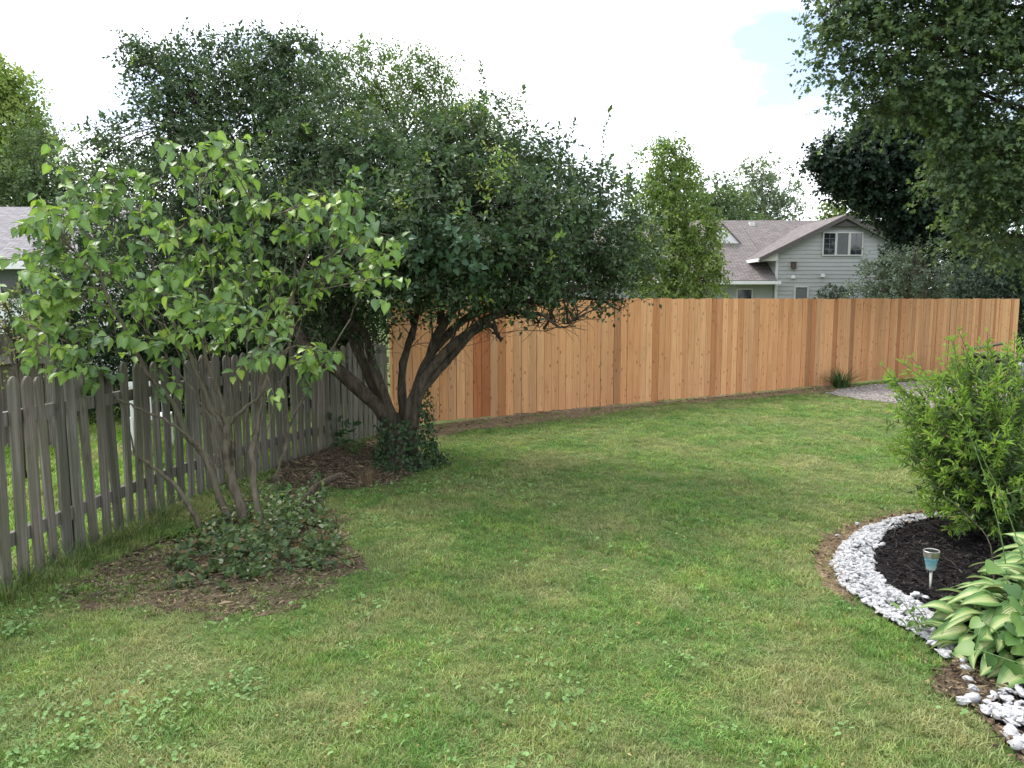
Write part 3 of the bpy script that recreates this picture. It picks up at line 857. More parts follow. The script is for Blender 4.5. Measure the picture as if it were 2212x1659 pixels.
def make_tree(name, label, cat, base, trunk, blobs, dens, k, tpl, ll, lw, pal, leafmat, barkmat, group=None, trunk_r=(.12, .04),
              tl=(.18, .4), lump=.3, up=.6, droop=.2, forks=None, wood_every=3, colf=None, extra=None, splay=1.0, limb_r=.045, squash=.85):
    """trunk: list of 3D points; blobs: rows x,y,z,r; every blob gets a limb from the nearest trunk point below it"""
    base = np.array(base, float)
    t = tag(empty(name, base), label, cat, group)
    tp = spline(trunk, 14); rr = np.linspace(trunk_r[0], trunk_r[1], len(tp)); rr[0] *= 1.35
    tr = MB().tube(tp - base, rr, 9, .10).build("trunk", barkmat, t, True)
    lm = MB()
    for b in blobs:
        c = np.array(b[:3]); d = np.linalg.norm(tp - c, axis=1) + np.maximum(0, tp[:, 2] - c[2] + .2) * 3
        i = int(np.argmin(d + .0 * d)); i = max(2, min(i, len(tp) - 1))
        lp = limb_pts(tp[i], c, 7); rad = np.linspace(min(rr[i] * .7, limb_r), .010, len(lp))
        lm.tube(lp - base, rad, 5)
        for _ in range(4):
            e = c + nrm(R.normal(size=3)) * b[3] * .8
            q = lp[len(lp) // 2 + 1]; lp2 = limb_pts(q, e, 5)
            lm.tube(lp2 - base, np.linspace(.014, .004, len(lp2)), 4)
    tag(lm.build("limbs", barkmat, t, True), kind="stuff")
    S, D, T, O = crown_twigs(blobs, dens, tl, lump, squash)
    bs = [twig_leaves(S, D, T, k, tpl, ll, lw, pal, O, up, droop, splay, colf)]
    if extra: bs += extra
    V, F, C = join_batches(bs)
    cr = mobj("crown", fast_mesh("crown", V - base, F, [leafmat], False, C), t)
    wv, wf = twig_wood(S, D, T, .0035, wood_every)
    tag(mobj("twigs", fast_mesh("twigs", wv - base, wf, [barkmat]), t), kind="stuff")
    return t

def pb(rows):
    """blob rows from picture position, distance and radius"""
    return [(*P(px, py, Y), r) for px, py, Y, r in rows]

# --- big old shrub tree (base at the corner of the fences)
SB = G(868, 1005)
sx, sy = SB[0], SB[1]
shrub = tag(empty("privet_tree", SB), "large dark spreading shrub tree with leaning trunks and small leaves by the cedar fence", "tree")
def Ppts(l): return [P(a, b, Y) for a, b, Y in l]
limbs = [
    ([(868, 1012, sy), (862, 930, sy), (835, 895, sy), (790, 850, sy - .1), (735, 800, sy - .2), (690, 765, sy - .3), (640, 700, sy - .2), (600, 610, sy), (560, 480, sy + .6), (520, 330, sy + 1.2)], .105, .02),
    ([(862, 1000, sy + .06), (850, 920, sy + .1), (815, 850, sy + .2), (790, 790, sy + .2), (762, 730, sy + .2), (735, 660, sy + .2), (690, 560, sy + .4), (640, 400, sy + .9), (600, 250, sy + 1.3)], .085, .018),
    ([(858, 985, sy - .05), (845, 900, sy - .06), (805, 790, sy), (790, 740, sy - .1), (745, 690, sy - .3), (700, 600, sy - .4)], .07, .02),
    ([(872, 990, sy + .05), (870, 880, sy + .1), (866, 800, sy + .2), (880, 740, sy + .2), (900, 660, sy + .2), (905, 560, sy + .1), (900, 430, sy)], .06, .02),
    ([(880, 1000, sy - .05), (885, 900, sy - .1), (905, 830, sy - .05), (925, 770, sy), (950, 700, sy), (985, 640, sy), (1010, 560, sy), (1040, 450, sy)], .085, .02),
    ([(885, 985, sy - .1), (900, 870, sy - .14), (925, 810, sy - .2), (985, 745, sy - .3), (1050, 700, sy - .35), (1115, 672, sy - .4), (1190, 655, sy - .4), (1270, 640, sy - .4)], .075, .012),
    ([(905, 850, sy - .14), (965, 785, sy - .25), (1010, 735, sy - .35), (1055, 712, sy - .4), (1082, 738, sy - .45)], .045, .02),
    ([(930, 765, sy), (990, 700, sy + .1), (1050, 665, sy + .2), (1130, 650, sy + .3), (1220, 640, sy + .3), (1300, 645, sy + .3), (1340, 665, sy + .3)], .05, .008),
    ([(985, 745, sy - .3), (1060, 690, sy - .3), (1130, 685, sy - .3), (1180, 715, sy - .35)], .03, .008),
    ([(1050, 700, sy - .35), (1100, 640, sy - .3), (1160, 580, sy - .2), (1220, 500, sy)], .035, .01),
    ([(950, 700, sy), (960, 600, sy + .1), (1000, 480, sy + .2), (1080, 360, sy + .3)], .04, .01),
    ([(1115, 672, sy - .4), (1170, 680, sy - .5), (1215, 700, sy - .5), (1250, 690, sy - .5)], .022, .006),
]
for pts, r0, r1 in limbs:
    p = spline(Ppts(pts), 26)
    p = p + np.cumsum(R.normal(0, .011, p.shape), 0) * np.linspace(0, 1, len(p))[:, None]
    rad = np.interp(np.linspace(0, 1, len(p)), [0, .2, .6, 1], [r0 * 1.0, r0 * .85, r0 * .5 + r1 * .3, r1]) * (1 + .08 * np.sin(np.arange(len(p)) * 1.7 + r0 * 80))
    MB().tube(p - SB, rad, 9, .12).build("limb", M['bark_dark'], shrub, True)
# root flare / merged stool
m = MB(); p = spline([SB + (0, 0, -.1), SB + (0, 0, .1), SB + (-.01, 0, .3), SB + (0, 0, .48)], 9)
m.tube(p - SB, np.linspace(.27, .10, len(p)), 12, .16); m.build("trunk", M['bark_dark'], shrub, True)
shrub_blobs = pb([
    (760, 520, sy - .6, .62), (800, 400, sy, .72), (890, 362, sy + .3, .68), (985, 345, sy, .60), (1085, 362, sy + .1, .60), (1168, 420, sy, .60), (1252, 486, sy, .54),
    (1310, 555, sy, .42), (1200, 540, sy - .5, .6), (1090, 480, sy - .8, .7), (970, 470, sy - .9, .72), (880, 530, sy - .8, .62), (1000, 575, sy - .6, .52), (1115, 590, sy - .5, .46),
    (1290, 598, sy + .1, .30), (1352, 530, sy + .4, .34), (1345, 582, sy + .2, .26), (820, 590, sy - .1, .45), (920, 610, sy + .3, .42), (1050, 430, sy + .9, .62), (900, 440, sy + .9, .75), (1180, 520, sy + .8, .6), (1030, 560, sy + .6, .5),
    (335, 150, sy + 1.7, .30), (300, 128, sy + 1.6, .18), (400, 190, sy + 1.6, .46), (455, 135, sy + 1.6, .42), (530, 190, sy + 1.5, .62), (615, 175, sy + 1.5, .52), (655, 130, sy + 1.5, .30), (560, 130, sy + 1.6, .3),
    (440, 285, sy + 1.4, .68), (560, 300, sy + 1.2, .72), (665, 285, sy + 1.1, .70), (365, 320, sy + 1.3, .5), (400, 420, sy + .8, .66), (520, 430, sy + .5, .66), (640, 420, sy + .2, .68), (725, 345, sy + .4, .6),
    (610, 540, sy, .62), (700, 570, sy - .1, .55), (480, 560, sy + .7, .62), (380, 540, sy + 1.2, .6), (250, 300, sy + 1.6, .28), (215, 340, sy + 1.7, .25), (290, 370, sy + 1.5, .42), (320, 470, sy + 1.5, .55),
    (600, 640, sy + .3, .45), (690, 640, sy + .2, .4), (760, 620, sy + .4, .4), (520, 560, sy + 1.5, .8), (640, 520, sy + 1.4, .8), (420, 600, sy + 1.8, .7), (740, 480, sy + 1.2, .8), (850, 500, sy + 1.0, .8),
])
PAL_PRIVET = [(.052, .092, .044), (.066, .112, .050), (.082, .130, .056), (.040, .070, .040), (.095, .130, .075)]
def privet_col(col, t, p):
    young = (R.random((col.shape[0], 1, 1)) < .03)
    return np.where(young, col * np.array([3.0, 2.7, 1.2]), col)
GAPS = .27
S, D, T, O = crown_twigs(shrub_blobs, 82, (.14, .34), .34)
bs = [twig_leaves(S, D, T, 9, LEAF2, .068, .54, PAL_PRIVET, O, .55, .05, .9, privet_col)]
GAPS = .30
# long upright shoots
sh = []
for a, b, Y in [((795, 160), (790, 72), sy + .6), ((1020, 230), (1015, 120), sy + .2), ((1110, 260), (1118, 160), sy), ((1215, 330), (1218, 222), sy), ((1290, 340), (1308, 232), sy + .1), ((1160, 330), (1165, 225), sy), ((1050, 250), (1060, 190), sy),
                ((1250, 390), (1262, 320), sy), ((1330, 420), (1345, 370), sy + .2), ((1370, 440), (1378, 390), sy + .4), ((450, 110), (460, 60), sy + 1.6), ((215, 310), (225, 240), sy + 1.6), ((1190, 360), (1195, 300), sy), ((330, 130), (280, 105), sy + 1.6)]:
    A, B = P(*a, Y), P(*b, Y)
    for q in range(1 + int(R.random() < .5)):
        sh.append((A + R.normal(0, .06, 3), B - A + R.normal(0, .05, 3)))
sA = np.array([x[0] for x in sh]); sv = np.array([x[1] for x in sh]); sl = np.linalg.norm(sv, axis=1); sv = nrm(sv)
bs.append(twig_leaves(sA, sv, sl * 1.12, 24, LEAF2, .062, .52, [(.07, .12, .05), (.10, .16, .055)], None, .5, -.1, .9))
# bright young yellow-green growth on some tips
yg = pb([(1020, 230, sy - .4, .12), (1068, 345, sy - 1.35, .16), (1062, 410, sy - 1.4, .13), (1015, 255, sy - .3, .16), (880, 440, sy - 1.45, .10), (740, 420, sy - 1.3, .10)])
yS, yD, yT, yO = crown_twigs(yg, 60, (.08, .2), .2)
bs.append(twig_leaves(yS, yD, yT, 6, LEAF2, .05, .48, [(.20, .30, .07), (.26, .30, .09), (.16, .27, .06)], yO, .6, 0, .9))
# big round waxy leaves of a vine in the front of the crown
vb = pb([(830, 470, sy - 1.35, .22), (880, 560, sy - 1.4, .30), (960, 520, sy - 1.55, .35), (1050, 560, sy - 1.45, .30), (780, 400, sy - 1.0, .18)])
vS, vD, vT, vO = crown_twigs(vb, 26, (.15, .3), .2)
bs.append(twig_leaves(vS, vD, vT, 5, LEAF4, .075, .85, [(.05, .10, .055), (.07, .125, .07)], vO, .7, .2, 1))
V, F, C = join_batches(bs)
mobj("crown", fast_mesh("crown", V - SB, F, [M['leaf_waxy']], False, C), shrub)
wv, wf = twig_wood(np.concatenate([S[::4], sA]), np.concatenate([D[::4], sv]), np.concatenate([T[::4], sl]), .004, 1, .9)
tag(mobj("twigs", fast_mesh("twigs", wv - SB, wf, [M['bark_dark']]), shrub), kind="stuff")
# inner branches to the blobs and dead twigs below the crown
bm_ = MB()
anchors = np.concatenate([spline(Ppts(p), 26)[8:] for p, _, _ in limbs])
for b in shrub_blobs:
    c = np.array(b[:3]); i = int(np.argmin(np.linalg.norm(anchors - c, axis=1) + np.maximum(0, anchors[:, 2] - c[2]) * 2))
    lp = limb_pts(anchors[i], c, 6); bm_.tube(lp - SB, np.linspace(.02, .007, len(lp)), 5)
    for _ in range(5):
        e = c + nrm(R.normal(size=3)) * b[3] * .85; lp2 = limb_pts(lp[3], e, 4); bm_.tube(lp2 - SB, np.linspace(.009, .003, len(lp2)), 3)
low = anchors[(anchors[:, 2] > 1.2) & (anchors[:, 2] < 2.2)]
for _ in range(150):
    a = low[R.integers(len(low))]; d = nrm(np.array([R.normal(), R.normal() * .6, R.uniform(-.35, 1.1)])) * R.uniform(.2, .6)
    lp = limb_pts(a, a + d, 5, .1, .1); bm_.tube(lp - SB, np.linspace(.006, .002, len(lp)), 3)
for _ in range(70):       # thin upright stems filling the space under the crown
    a = anchors[R.integers(len(anchors))]
    if a[2] > 2.0: continue
    e = np.array([a[0] + R.normal(0, .18), a[1] + R.normal(0, .2), R.uniform(1.7, 2.5)])
    lp = limb_pts(a, e, 6, .02, .06); bm_.tube(lp - SB, np.linspace(R.uniform(.006, .016), .004, len(lp)), 5)
for _ in range(160):      # fine dead twigs hanging under the right-hand limbs
    a = low[R.integers(len(low))]; d = nrm(np.array([R.uniform(-.3, 1.2), R.normal() * .5, R.uniform(-.5, .7)])) * R.uniform(.15, .5)
    lp = limb_pts(a, a + d, 5, .05, .14); bm_.tube(lp - SB, np.linspace(.004, .0015, len(lp)), 3)
tag(bm_.build("branches", M['bark_dark'], shrub, True), kind="stuff")
# hanging leafy sprays between the limbs
hb = pb([(740, 690, sy, .22), (820, 680, sy + .2, .2), (850, 640, sy + .2, .3), (960, 640, sy, .25), (1040, 630, sy - .2, .25), (1160, 630, sy - .2, .22), (880, 700, sy + .2, .14), (700, 720, sy - .2, .18), (650, 690, sy, .25), (800, 760, sy - .1, .12), (940, 680, sy + .2, .12)])
hS, hD, hT, hO = crown_twigs(hb, 40, (.12, .28), .3)
V, F, C = twig_leaves(hS, hD, hT, 7, LEAF2, .06, .52, PAL_PRIVET, hO, .6, .2, .9)
tag(mobj("lower_sprays", fast_mesh("lower_sprays", V - SB, F, [M['leaf_waxy']], False, C), shrub), kind="stuff")

# --- ivy on the foot of the shrub tree
ivy = tag(empty("ivy", SB), "dark green ivy climbing the foot of the big shrub tree", "ivy", kind="stuff")
n = 1700
th = R.uniform(0, 6.28, n); hh = R.random(n) ** 2.0 * (.55 + .4 * np.clip(np.cos(th - .4), 0, 1))
rr = .21 + .16 * np.exp(-hh * 4.5) * (1 + .4 * np.sin(th * 3 + 1)) + np.abs(R.normal(0, .05, n))
pos = np.stack([np.cos(th) * rr + .05, np.sin(th) * rr, hh], 1)
od = np.stack([np.cos(th), np.sin(th), np.full(n, .5)], 1)
V, F, C = leaf_batch(LEAF4, pos, R.normal(size=(n, 3)) + np.array([0, 0, -.5]), od + .5 * R.normal(size=(n, 3)), R.uniform(.03, .06, n), .8, palette([(.028, .06, .025), (.04, .085, .03), (.06, .10, .045)], n))
mobj("leaves", fast_mesh("leaves", V, F, [M['leaf_waxy']], False, C), ivy)

# --- pale green tree behind it
Yc = 15.0
pc = P(860, 640, Yc); pc[2] = 0
make_tree("ash_tree", "pale yellow green tree rising behind the big shrub tree", "tree", pc, [pc, pc + (0.1, 0, 1.5), pc + (0, .1, 3.0), pc + (.1, 0, 4.8)],
          pb([(745, 190, Yc, .7), (800, 165, Yc, .7), (850, 185, Yc, .7), (905, 190, Yc, .7), (955, 215, Yc, .65), (770, 280, Yc, .9), (880, 290, Yc, 1.0), (980, 300, Yc, .8), (1050, 290, Yc, .7), (720, 240, Yc, .5), (820, 400, Yc, 1.0), (950, 400, Yc, 1.0), (1100, 400, Yc, .8)]),
          30, 8, LEAF2, .085, .45, [(.10, .17, .035), (.13, .20, .045), (.075, .135, .03)], M['leaf'], M['bark'], "trees behind the shrub tree", (.14, .05), (.25, .55))

# --- trees far left
p0 = P(5, 640, 34); p0[2] = 0
make_tree("linden_tree", "tall bright yellow green tree cut by the photo's edge above the grey roof", "tree", p0, [p0, p0 + (0, 0, 3), p0 + (-.3, 0, 7)],
          pb([(-20, 210, 34, 1.6), (0, 270, 34, 1.6), (10, 340, 34, 1.7), (-40, 300, 34, 2.2), (-60, 200, 34, 1.6), (10, 410, 34, 1.4), (-30, 400, 34, 2.0), (-15, 180, 34, 1.0)]),
          10, 10, LEAF2, .22, .6, [(.22, .30, .075), (.27, .34, .10), (.16, .24, .055)], M['leaf'], M['bark'], None, (.25, .08), (.4, .9))
p0 = P(90, 640, 30); p0[2] = 0
make_tree("ash_tree", "grey green bushy tree between the yellow tree and the shrub tree", "tree", p0, [p0, p0 + (0, 0, 2.5), p0 + (.1, 0, 5.5)],
          pb([(85, 285, 30, .7), (60, 320, 30, .7), (110, 340, 30, .9), (40, 390, 30, 1.2), (90, 410, 30, 1.3), (140, 400, 30, 1.0), (60, 450, 30, 1.4), (130, 460, 30, 1.2), (200, 420, 30, 1.2), (240, 470, 30, 1.4), (30, 470, 30, 1.3), (-30, 460, 30, 1.4)]),
          10, 9, LEAF2, .17, .5, [(.095, .145, .06), (.12, .175, .075), (.07, .115, .05)], M['leaf'], M['bark'], None, (.2, .06), (.35, .7))
# shrubs that close the view behind the picket fence
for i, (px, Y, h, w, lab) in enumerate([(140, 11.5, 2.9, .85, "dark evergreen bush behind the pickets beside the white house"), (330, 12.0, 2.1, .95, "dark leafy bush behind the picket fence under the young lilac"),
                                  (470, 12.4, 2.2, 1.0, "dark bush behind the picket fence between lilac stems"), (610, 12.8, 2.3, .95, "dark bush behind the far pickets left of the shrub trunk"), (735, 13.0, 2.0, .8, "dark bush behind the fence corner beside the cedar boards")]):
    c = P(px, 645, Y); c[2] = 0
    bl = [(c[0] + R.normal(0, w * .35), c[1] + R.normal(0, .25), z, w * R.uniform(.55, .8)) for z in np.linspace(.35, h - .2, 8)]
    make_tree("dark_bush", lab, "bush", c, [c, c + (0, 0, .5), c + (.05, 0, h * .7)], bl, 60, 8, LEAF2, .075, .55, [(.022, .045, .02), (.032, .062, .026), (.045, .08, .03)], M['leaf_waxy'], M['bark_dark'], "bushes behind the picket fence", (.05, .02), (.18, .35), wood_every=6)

# flowering vine on the old fence at the left edge
c = P(30, 700, 7.6)
vb = pb([(10, 690, 7.6, .22), (40, 720, 7.6, .22), (75, 700, 7.7, .16), (5, 640, 7.6, .12), (60, 760, 7.6, .14), (20, 770, 7.7, .14)])
c0 = c.copy(); c0[2] = 0
make_tree("climbing_vine", "yellowing vine over the pickets below the white house window", "vine", c0, [c0, c0 + (0, 0, .8), c + (0, 0, 0)], vb, 40, 7, LEAF2, .055, .6,
          [(.10, .15, .04), (.20, .22, .07), (.06, .10, .03), (.30, .27, .12)], M['leaf'], M['bark'], None, (.02, .01), (.12, .25), limb_r=.012)

# --- young maples and poplar behind the cedar fence
for nm, lab, px, Y, bl, pal, ll, dn in [
    ("maple_sapling", "bright green young maple just behind the cedar fence beside the shrub tree", 1455, 19.0,
     [(1430, 345, .5), (1455, 325, .35), (1445, 400, .7), (1420, 460, .8), (1480, 450, .8), (1510, 510, .7), (1440, 540, .9), (1500, 580, .7), (1430, 610, .7), (1400, 560, .6), (1535, 590, .35), (1480, 630, .6), (1545, 620, .25), (1395, 420, .35), (1475, 380, .4), (1465, 660, .6), (1410, 660, .5)],
     [(.17, .255, .062), (.22, .31, .08), (.11, .18, .05)], .10, 36),
    ("poplar_tree", "thin grey green tree far behind the brown roof", 1640, 46.0,
     [(1640, 385, 1.2), (1620, 420, 1.3), (1670, 420, 1.4), (1645, 455, 1.6), (1600, 460, 1.3), (1690, 450, 1.1), (1635, 365, .7), (1590, 430, .8), (1660, 480, 1.5)],
     [(.15, .20, .12), (.19, .24, .14), (.12, .16, .095)], .24, 4.6),  # paled leaf colours, distance haze put into the palette
    ("ash_tree", "green tree behind the brown roof next to the young maple", 1555, 42.0,
     [(1550, 420, 1.1), (1530, 450, 1.2), (1575, 455, 1.2), (1510, 470, 1.2), (1560, 490, 1.4), (1600, 480, 1.2), (1480, 440, 1.2), (1455, 400, 1.2), (1500, 500, 1.6), (1440, 500, 1.6)],
     [(.11, .17, .07), (.14, .20, .08), (.08, .13, .055)], .24, 5),
    ("green_tree", "small yellow green tree peeking over the gable beside the dark maple", 1815, 44.0,
     [(1810, 455, .8), (1835, 460, .9), (1795, 465, .5), (1825, 490, 1.0)], [(.16, .22, .05), (.13, .19, .04)], .26, 7),
]:
    c = P(px, 645, Y); c[2] = 0
    top = min(b[1] for b in bl); tz = P(px, top, Y)[2]
    make_tree(nm, lab, "tree", c, [c, c + (.05, 0, tz * .35), c + (-.05, .1, tz * .7), c + (0, 0, tz * .95)], pb([(a, b, Y, r) for a, b, r in bl]), dn, 8, LEAF2 if Y > 25 else LEAF4, ll, .55, pal,
              M['leaf'], M['bark'], "trees behind the cedar fence", (.05 if Y < 25 else .2, .02), (.2 * Y / 20, .42 * Y / 20))

# --- dark maple beside the house
Ym = 25.0
c = P(1985, 645, Ym); c[2] = 0
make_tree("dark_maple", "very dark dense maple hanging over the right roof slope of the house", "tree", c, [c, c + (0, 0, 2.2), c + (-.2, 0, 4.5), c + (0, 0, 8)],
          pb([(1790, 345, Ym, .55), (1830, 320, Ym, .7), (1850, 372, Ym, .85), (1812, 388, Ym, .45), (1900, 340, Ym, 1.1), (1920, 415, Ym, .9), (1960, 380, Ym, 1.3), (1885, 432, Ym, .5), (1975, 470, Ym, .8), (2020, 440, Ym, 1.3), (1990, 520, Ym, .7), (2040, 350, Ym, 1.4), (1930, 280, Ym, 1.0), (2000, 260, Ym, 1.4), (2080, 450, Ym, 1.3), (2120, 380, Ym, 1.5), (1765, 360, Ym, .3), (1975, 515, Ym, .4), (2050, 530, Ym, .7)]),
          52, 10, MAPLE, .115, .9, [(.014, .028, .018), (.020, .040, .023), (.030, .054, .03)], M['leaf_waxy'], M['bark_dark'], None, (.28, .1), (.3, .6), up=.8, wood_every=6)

# --- tall overhanging tree, trunk just outside the picture on the right
Yo = 14.0
GAPS = .16
c = np.array([11.0, 14.2, 0.0])
ob = [(1790, 30, Yo, .45), (1835, 60, Yo, .5), (1880, 20, Yo, .6), (1800, 90, Yo, .35), (1850, 130, Yo, .5), (1910, 100, Yo, .7), (1870, 190, Yo, .45), (1930, 190, Yo, .6), (1830, 235, Yo, .25), (1885, 245, Yo, .35), (1955, 235, Yo, .4),
      (1990, 60, Yo, .8), (2060, 110, Yo, .9), (2000, 180, Yo, .7), (2080, 220, Yo, .9), (2050, 300, Yo, .6), (2120, 330, Yo, .9), (2160, 80, Yo, 1.0), (2200, 200, Yo, 1.1), (2090, 410, Yo, .7), (2170, 420, Yo, .9), (2220, 330, Yo, 1.0),
      (2130, 500, Yo + .5, .7), (2200, 510, Yo, .8), (1950, -40, Yo, 1.0), (2080, -40, Yo, 1.1), (2220, -60, Yo, 1.2), (1850, -50, Yo, .8), (2320, 120, Yo, 1.4), (2330, 330, Yo, 1.3), (2300, 500, Yo, 1.0), (2180, -250, Yo, 1.6), (2000, -220, Yo, 1.4), (2350, -200, Yo, 1.7), (2480, 50, Yo, 1.6), (2480, 300, Yo, 1.5), (2450, 480, Yo, 1.1), (1790, 140, Yo, .2)]
make_tree("silver_maple", "tall overhanging tree with drooping leafy branches cut by the photo's right edge", "tree", c, [c, c + (-.1, .1, 2.5), c + (0, 0, 5), c + (.1, .2, 8.5)], pb(ob), 28, 11, MAPLE, .088, .78,
          [(.062, .105, .045), (.085, .14, .056), (.135, .195, .066), (.046, .08, .042)], M['leaf'], M['bark_dark'], None, (.30, .12), (.3, .65), lump=.4, up=.8, droop=.45, wood_every=4, limb_r=.07, squash=.6)

c = P(2060, 645, 28.0); c[2] = 0
make_tree("dark_hedge", "dark hedge mass behind the silver shrubs closing the view at the right", "hedge", c, [c, c + (0, 0, .8), c + (0, 0, 2.0)], pb([(px, py, 28.0, 1.1) for px in range(1960, 2330, 55) for py in (560, 610, 670)]), 20, 8, LEAF2, .15, .5,
          [(.02, .04, .022), (.03, .055, .028)], M['leaf_waxy'], M['bark_dark'], None, (.1, .04), (.3, .5), wood_every=8)
GAPS = .30
# --- silvery shrubs in front of the house, behind the fence
for i, (lab, rows, pal, Y) in enumerate([
    ("silver leaved dogwood shrub over the fence in front of the sage house", [(1868, 600, .32), (1895, 575, .35), (1930, 575, .4), (1965, 585, .45), (1905, 625, .5), (1950, 635, .5), (1850, 632, .3), (2005, 570, .5), (2000, 630, .5), (1985, 535, .22), (1940, 555, .2), (2030, 600, .4)], [(.11, .15, .11), (.15, .19, .145), (.075, .11, .07)], 22.0),
    ("silver leaved dogwood shrub over the fence at its far right end", [(2070, 600, .5), (2110, 575, .5), (2150, 570, .5), (2190, 580, .6), (2080, 630, .6), (2150, 630, .6), (2210, 630, .6), (2130, 600, .6), (2060, 620, .5), (2230, 560, .6)], [(.10, .145, .11), (.14, .185, .145), (.06, .10, .07)], 22.6)]):
    c = P(rows[3][0], 645, Y); c[2] = 0
    make_tree("dogwood_shrub", lab, "shrub", c, [c, c + (0, 0, .8), c + (0, .1, 2.0)], pb([(a, b, Y, r) for a, b, r in rows]), 24, 8, LEAF2, .11, .5, pal, M['leaf_waxy'], M['bark'], "silver leaved shrubs behind the fence", (.06, .02), (.2, .4), wood_every=5, droop=.4)
c = P(1800, 645, 23.5); c[2] = 0
make_tree("globe_shrub", "small clipped dark round bush just over the fence below the gable wall", "shrub", c, [c, c + (0, 0, .6), c + (0, 0, 1.6)], pb([(1800, 640, 23.5, .40), (1815, 650, 23.5, .45), (1785, 655, 23.5, .35), (1800, 690, 23.5, .8)]), 60, 7, LEAF2, .07, .5,
          [(.018, .04, .018), (.028, .055, .022)], M['leaf_waxy'], M['bark_dark'], None, (.06, .02), (.1, .18), .12, wood_every=8)
c = np.array([15.4, 22.5, 0.0])
make_tree("dark_spruce", "black green evergreen behind the end of the cedar fence", "tree", c, [c, c + (0, 0, 1.5), c + (0, 0, 3.5)], [(15.4 + R.normal(0, .5), 22.5 + R.normal(0, .3), z, .75) for z in np.linspace(.3, 3.2, 8)], 22, 8, LEAF2, .12, .4,
          [(.012, .025, .016), (.02, .04, .022)], M['leaf_waxy'], M['bark_dark'], None, (.12, .03), (.25, .5), wood_every=6)

# ------------------------------------------------------------------ young lilac (large heart leaves)
LB = G(515, 1135)
lil = tag(empty("lilac", LB), "young lilac with bare crooked stems and bright heart shaped leaves by the pickets", "shrub")
ly = LB[1]
lst = [
    ([(436, 1150, ly - .1), (405, 1085, ly - .05), (375, 1045, ly), (330, 1008, ly + .1), (290, 982, ly + .15), (263, 966, ly + .2)], .026, .010),
    ([(292, 983, ly + .15), (270, 900, ly + .15), (240, 830, ly + .1), (200, 790, ly), (150, 740, ly - .1)], .009, .005),
    ([(505, 1140, ly), (470, 1060, ly + .05), (445, 985, ly + .1), (400, 940, ly + .1), (375, 870, ly + .05), (340, 830, ly), (300, 770, ly - .1), (262, 700, ly - .2), (225, 620, ly - .2), (200, 520, ly - .2)], .038, .009),
    ([(445, 985, ly + .1), (390, 930, ly), (330, 895, ly - .05), (270, 870, ly - .1), (240, 850, ly - .1)], .018, .006),
    ([(528, 1140, ly), (520, 1090, ly), (500, 1030, ly + .02), (490, 985, ly), (493, 930, ly), (490, 905, ly)], .048, .036),
    ([(490, 935, ly), (455, 880, ly), (420, 790, ly), (390, 730, ly), (350, 640, ly), (320, 540, ly), (300, 440, ly)], .024, .007),
    ([(492, 915, ly), (470, 840, ly + .1), (440, 760, ly + .1), (430, 650, ly + .2), (440, 520, ly + .2), (430, 400, ly + .2)], .019, .006),
    ([(492, 918, ly), (520, 890, ly - .05), (565, 850, ly - .1), (580, 810, ly - .1), (590, 780, ly - .15), (640, 745, ly - .2), (690, 760, ly - .25)], .020, .007),
    ([(566, 1175, ly - .2), (556, 1110, ly - .15), (548, 1040, ly - .1), (545, 975, ly - .05), (555, 920, ly), (560, 870, ly), (565, 820, ly), (575, 760, ly), (600, 700, ly + .05), (630, 640, ly + .1), (660, 560, ly + .1), (690, 470, ly + .1)], .034, .008),
    ([(560, 870, ly), (585, 800, ly + .1), (620, 760, ly + .1), (625, 690, ly + .1), (640, 600, ly + .2), (620, 480, ly + .2)], .018, .007),
    ([(592, 1040, ly + .7), (606, 1000, ly + .7), (618, 960, ly + .7), (625, 920, ly + .7), (660, 850, ly + .6), (700, 780, ly + .6), (760, 690, ly + .6)], .018, .007),
    ([(625, 920, ly + .7), (612, 860, ly + .7), (600, 820, ly + .7)], .012, .006),
    ([(474, 1010, ly + .05), (462, 960, ly + .1), (440, 900, ly + .12), (400, 800, ly + .15), (395, 760, ly + .15)], .013, .006),
]
for bx_, tx_, ty_ in [(500, 160, 540), (492, 235, 480), (505, 300, 470), (512, 360, 430), (520, 420, 400), (505, 470, 430), (530, 545, 440), (545, 640, 470), (560, 720, 500), (540, 600, 560), (515, 250, 600), (550, 680, 620)]:
    dY = R.normal(0, .22); mx_ = bx_ + (tx_ - bx_) * .30 + R.normal(0, 8)
    lst.append(([(bx_ + (tx_ - bx_) * .05, 985 + R.normal(0, 25), ly + R.normal(0, .02)), (bx_ + (tx_ - bx_) * .12, 920, ly + dY * .3), (mx_, 820, ly + dY * .6), (bx_ + (tx_ - bx_) * .66, ty_ + (820 - ty_) * .45, ly + dY * .8), (tx_, ty_, ly + dY)], .007, .003))
lil_nodes = []
for pts, r0, r1 in lst:
    p = spline(Ppts(pts), 22); p = p + R.normal(0, .006, p.shape)
    MB().tube(p - LB, np.linspace(r0 * .85, r1 * .9, len(p)) * (1 + .12 * np.sin(np.arange(len(p)) * 2.1)), 8, .08).build("stem", M['bark_lilac'], lil, True)
    lil_nodes.append(p[len(p) // 2:])
lil_nodes = np.concatenate(lil_nodes)
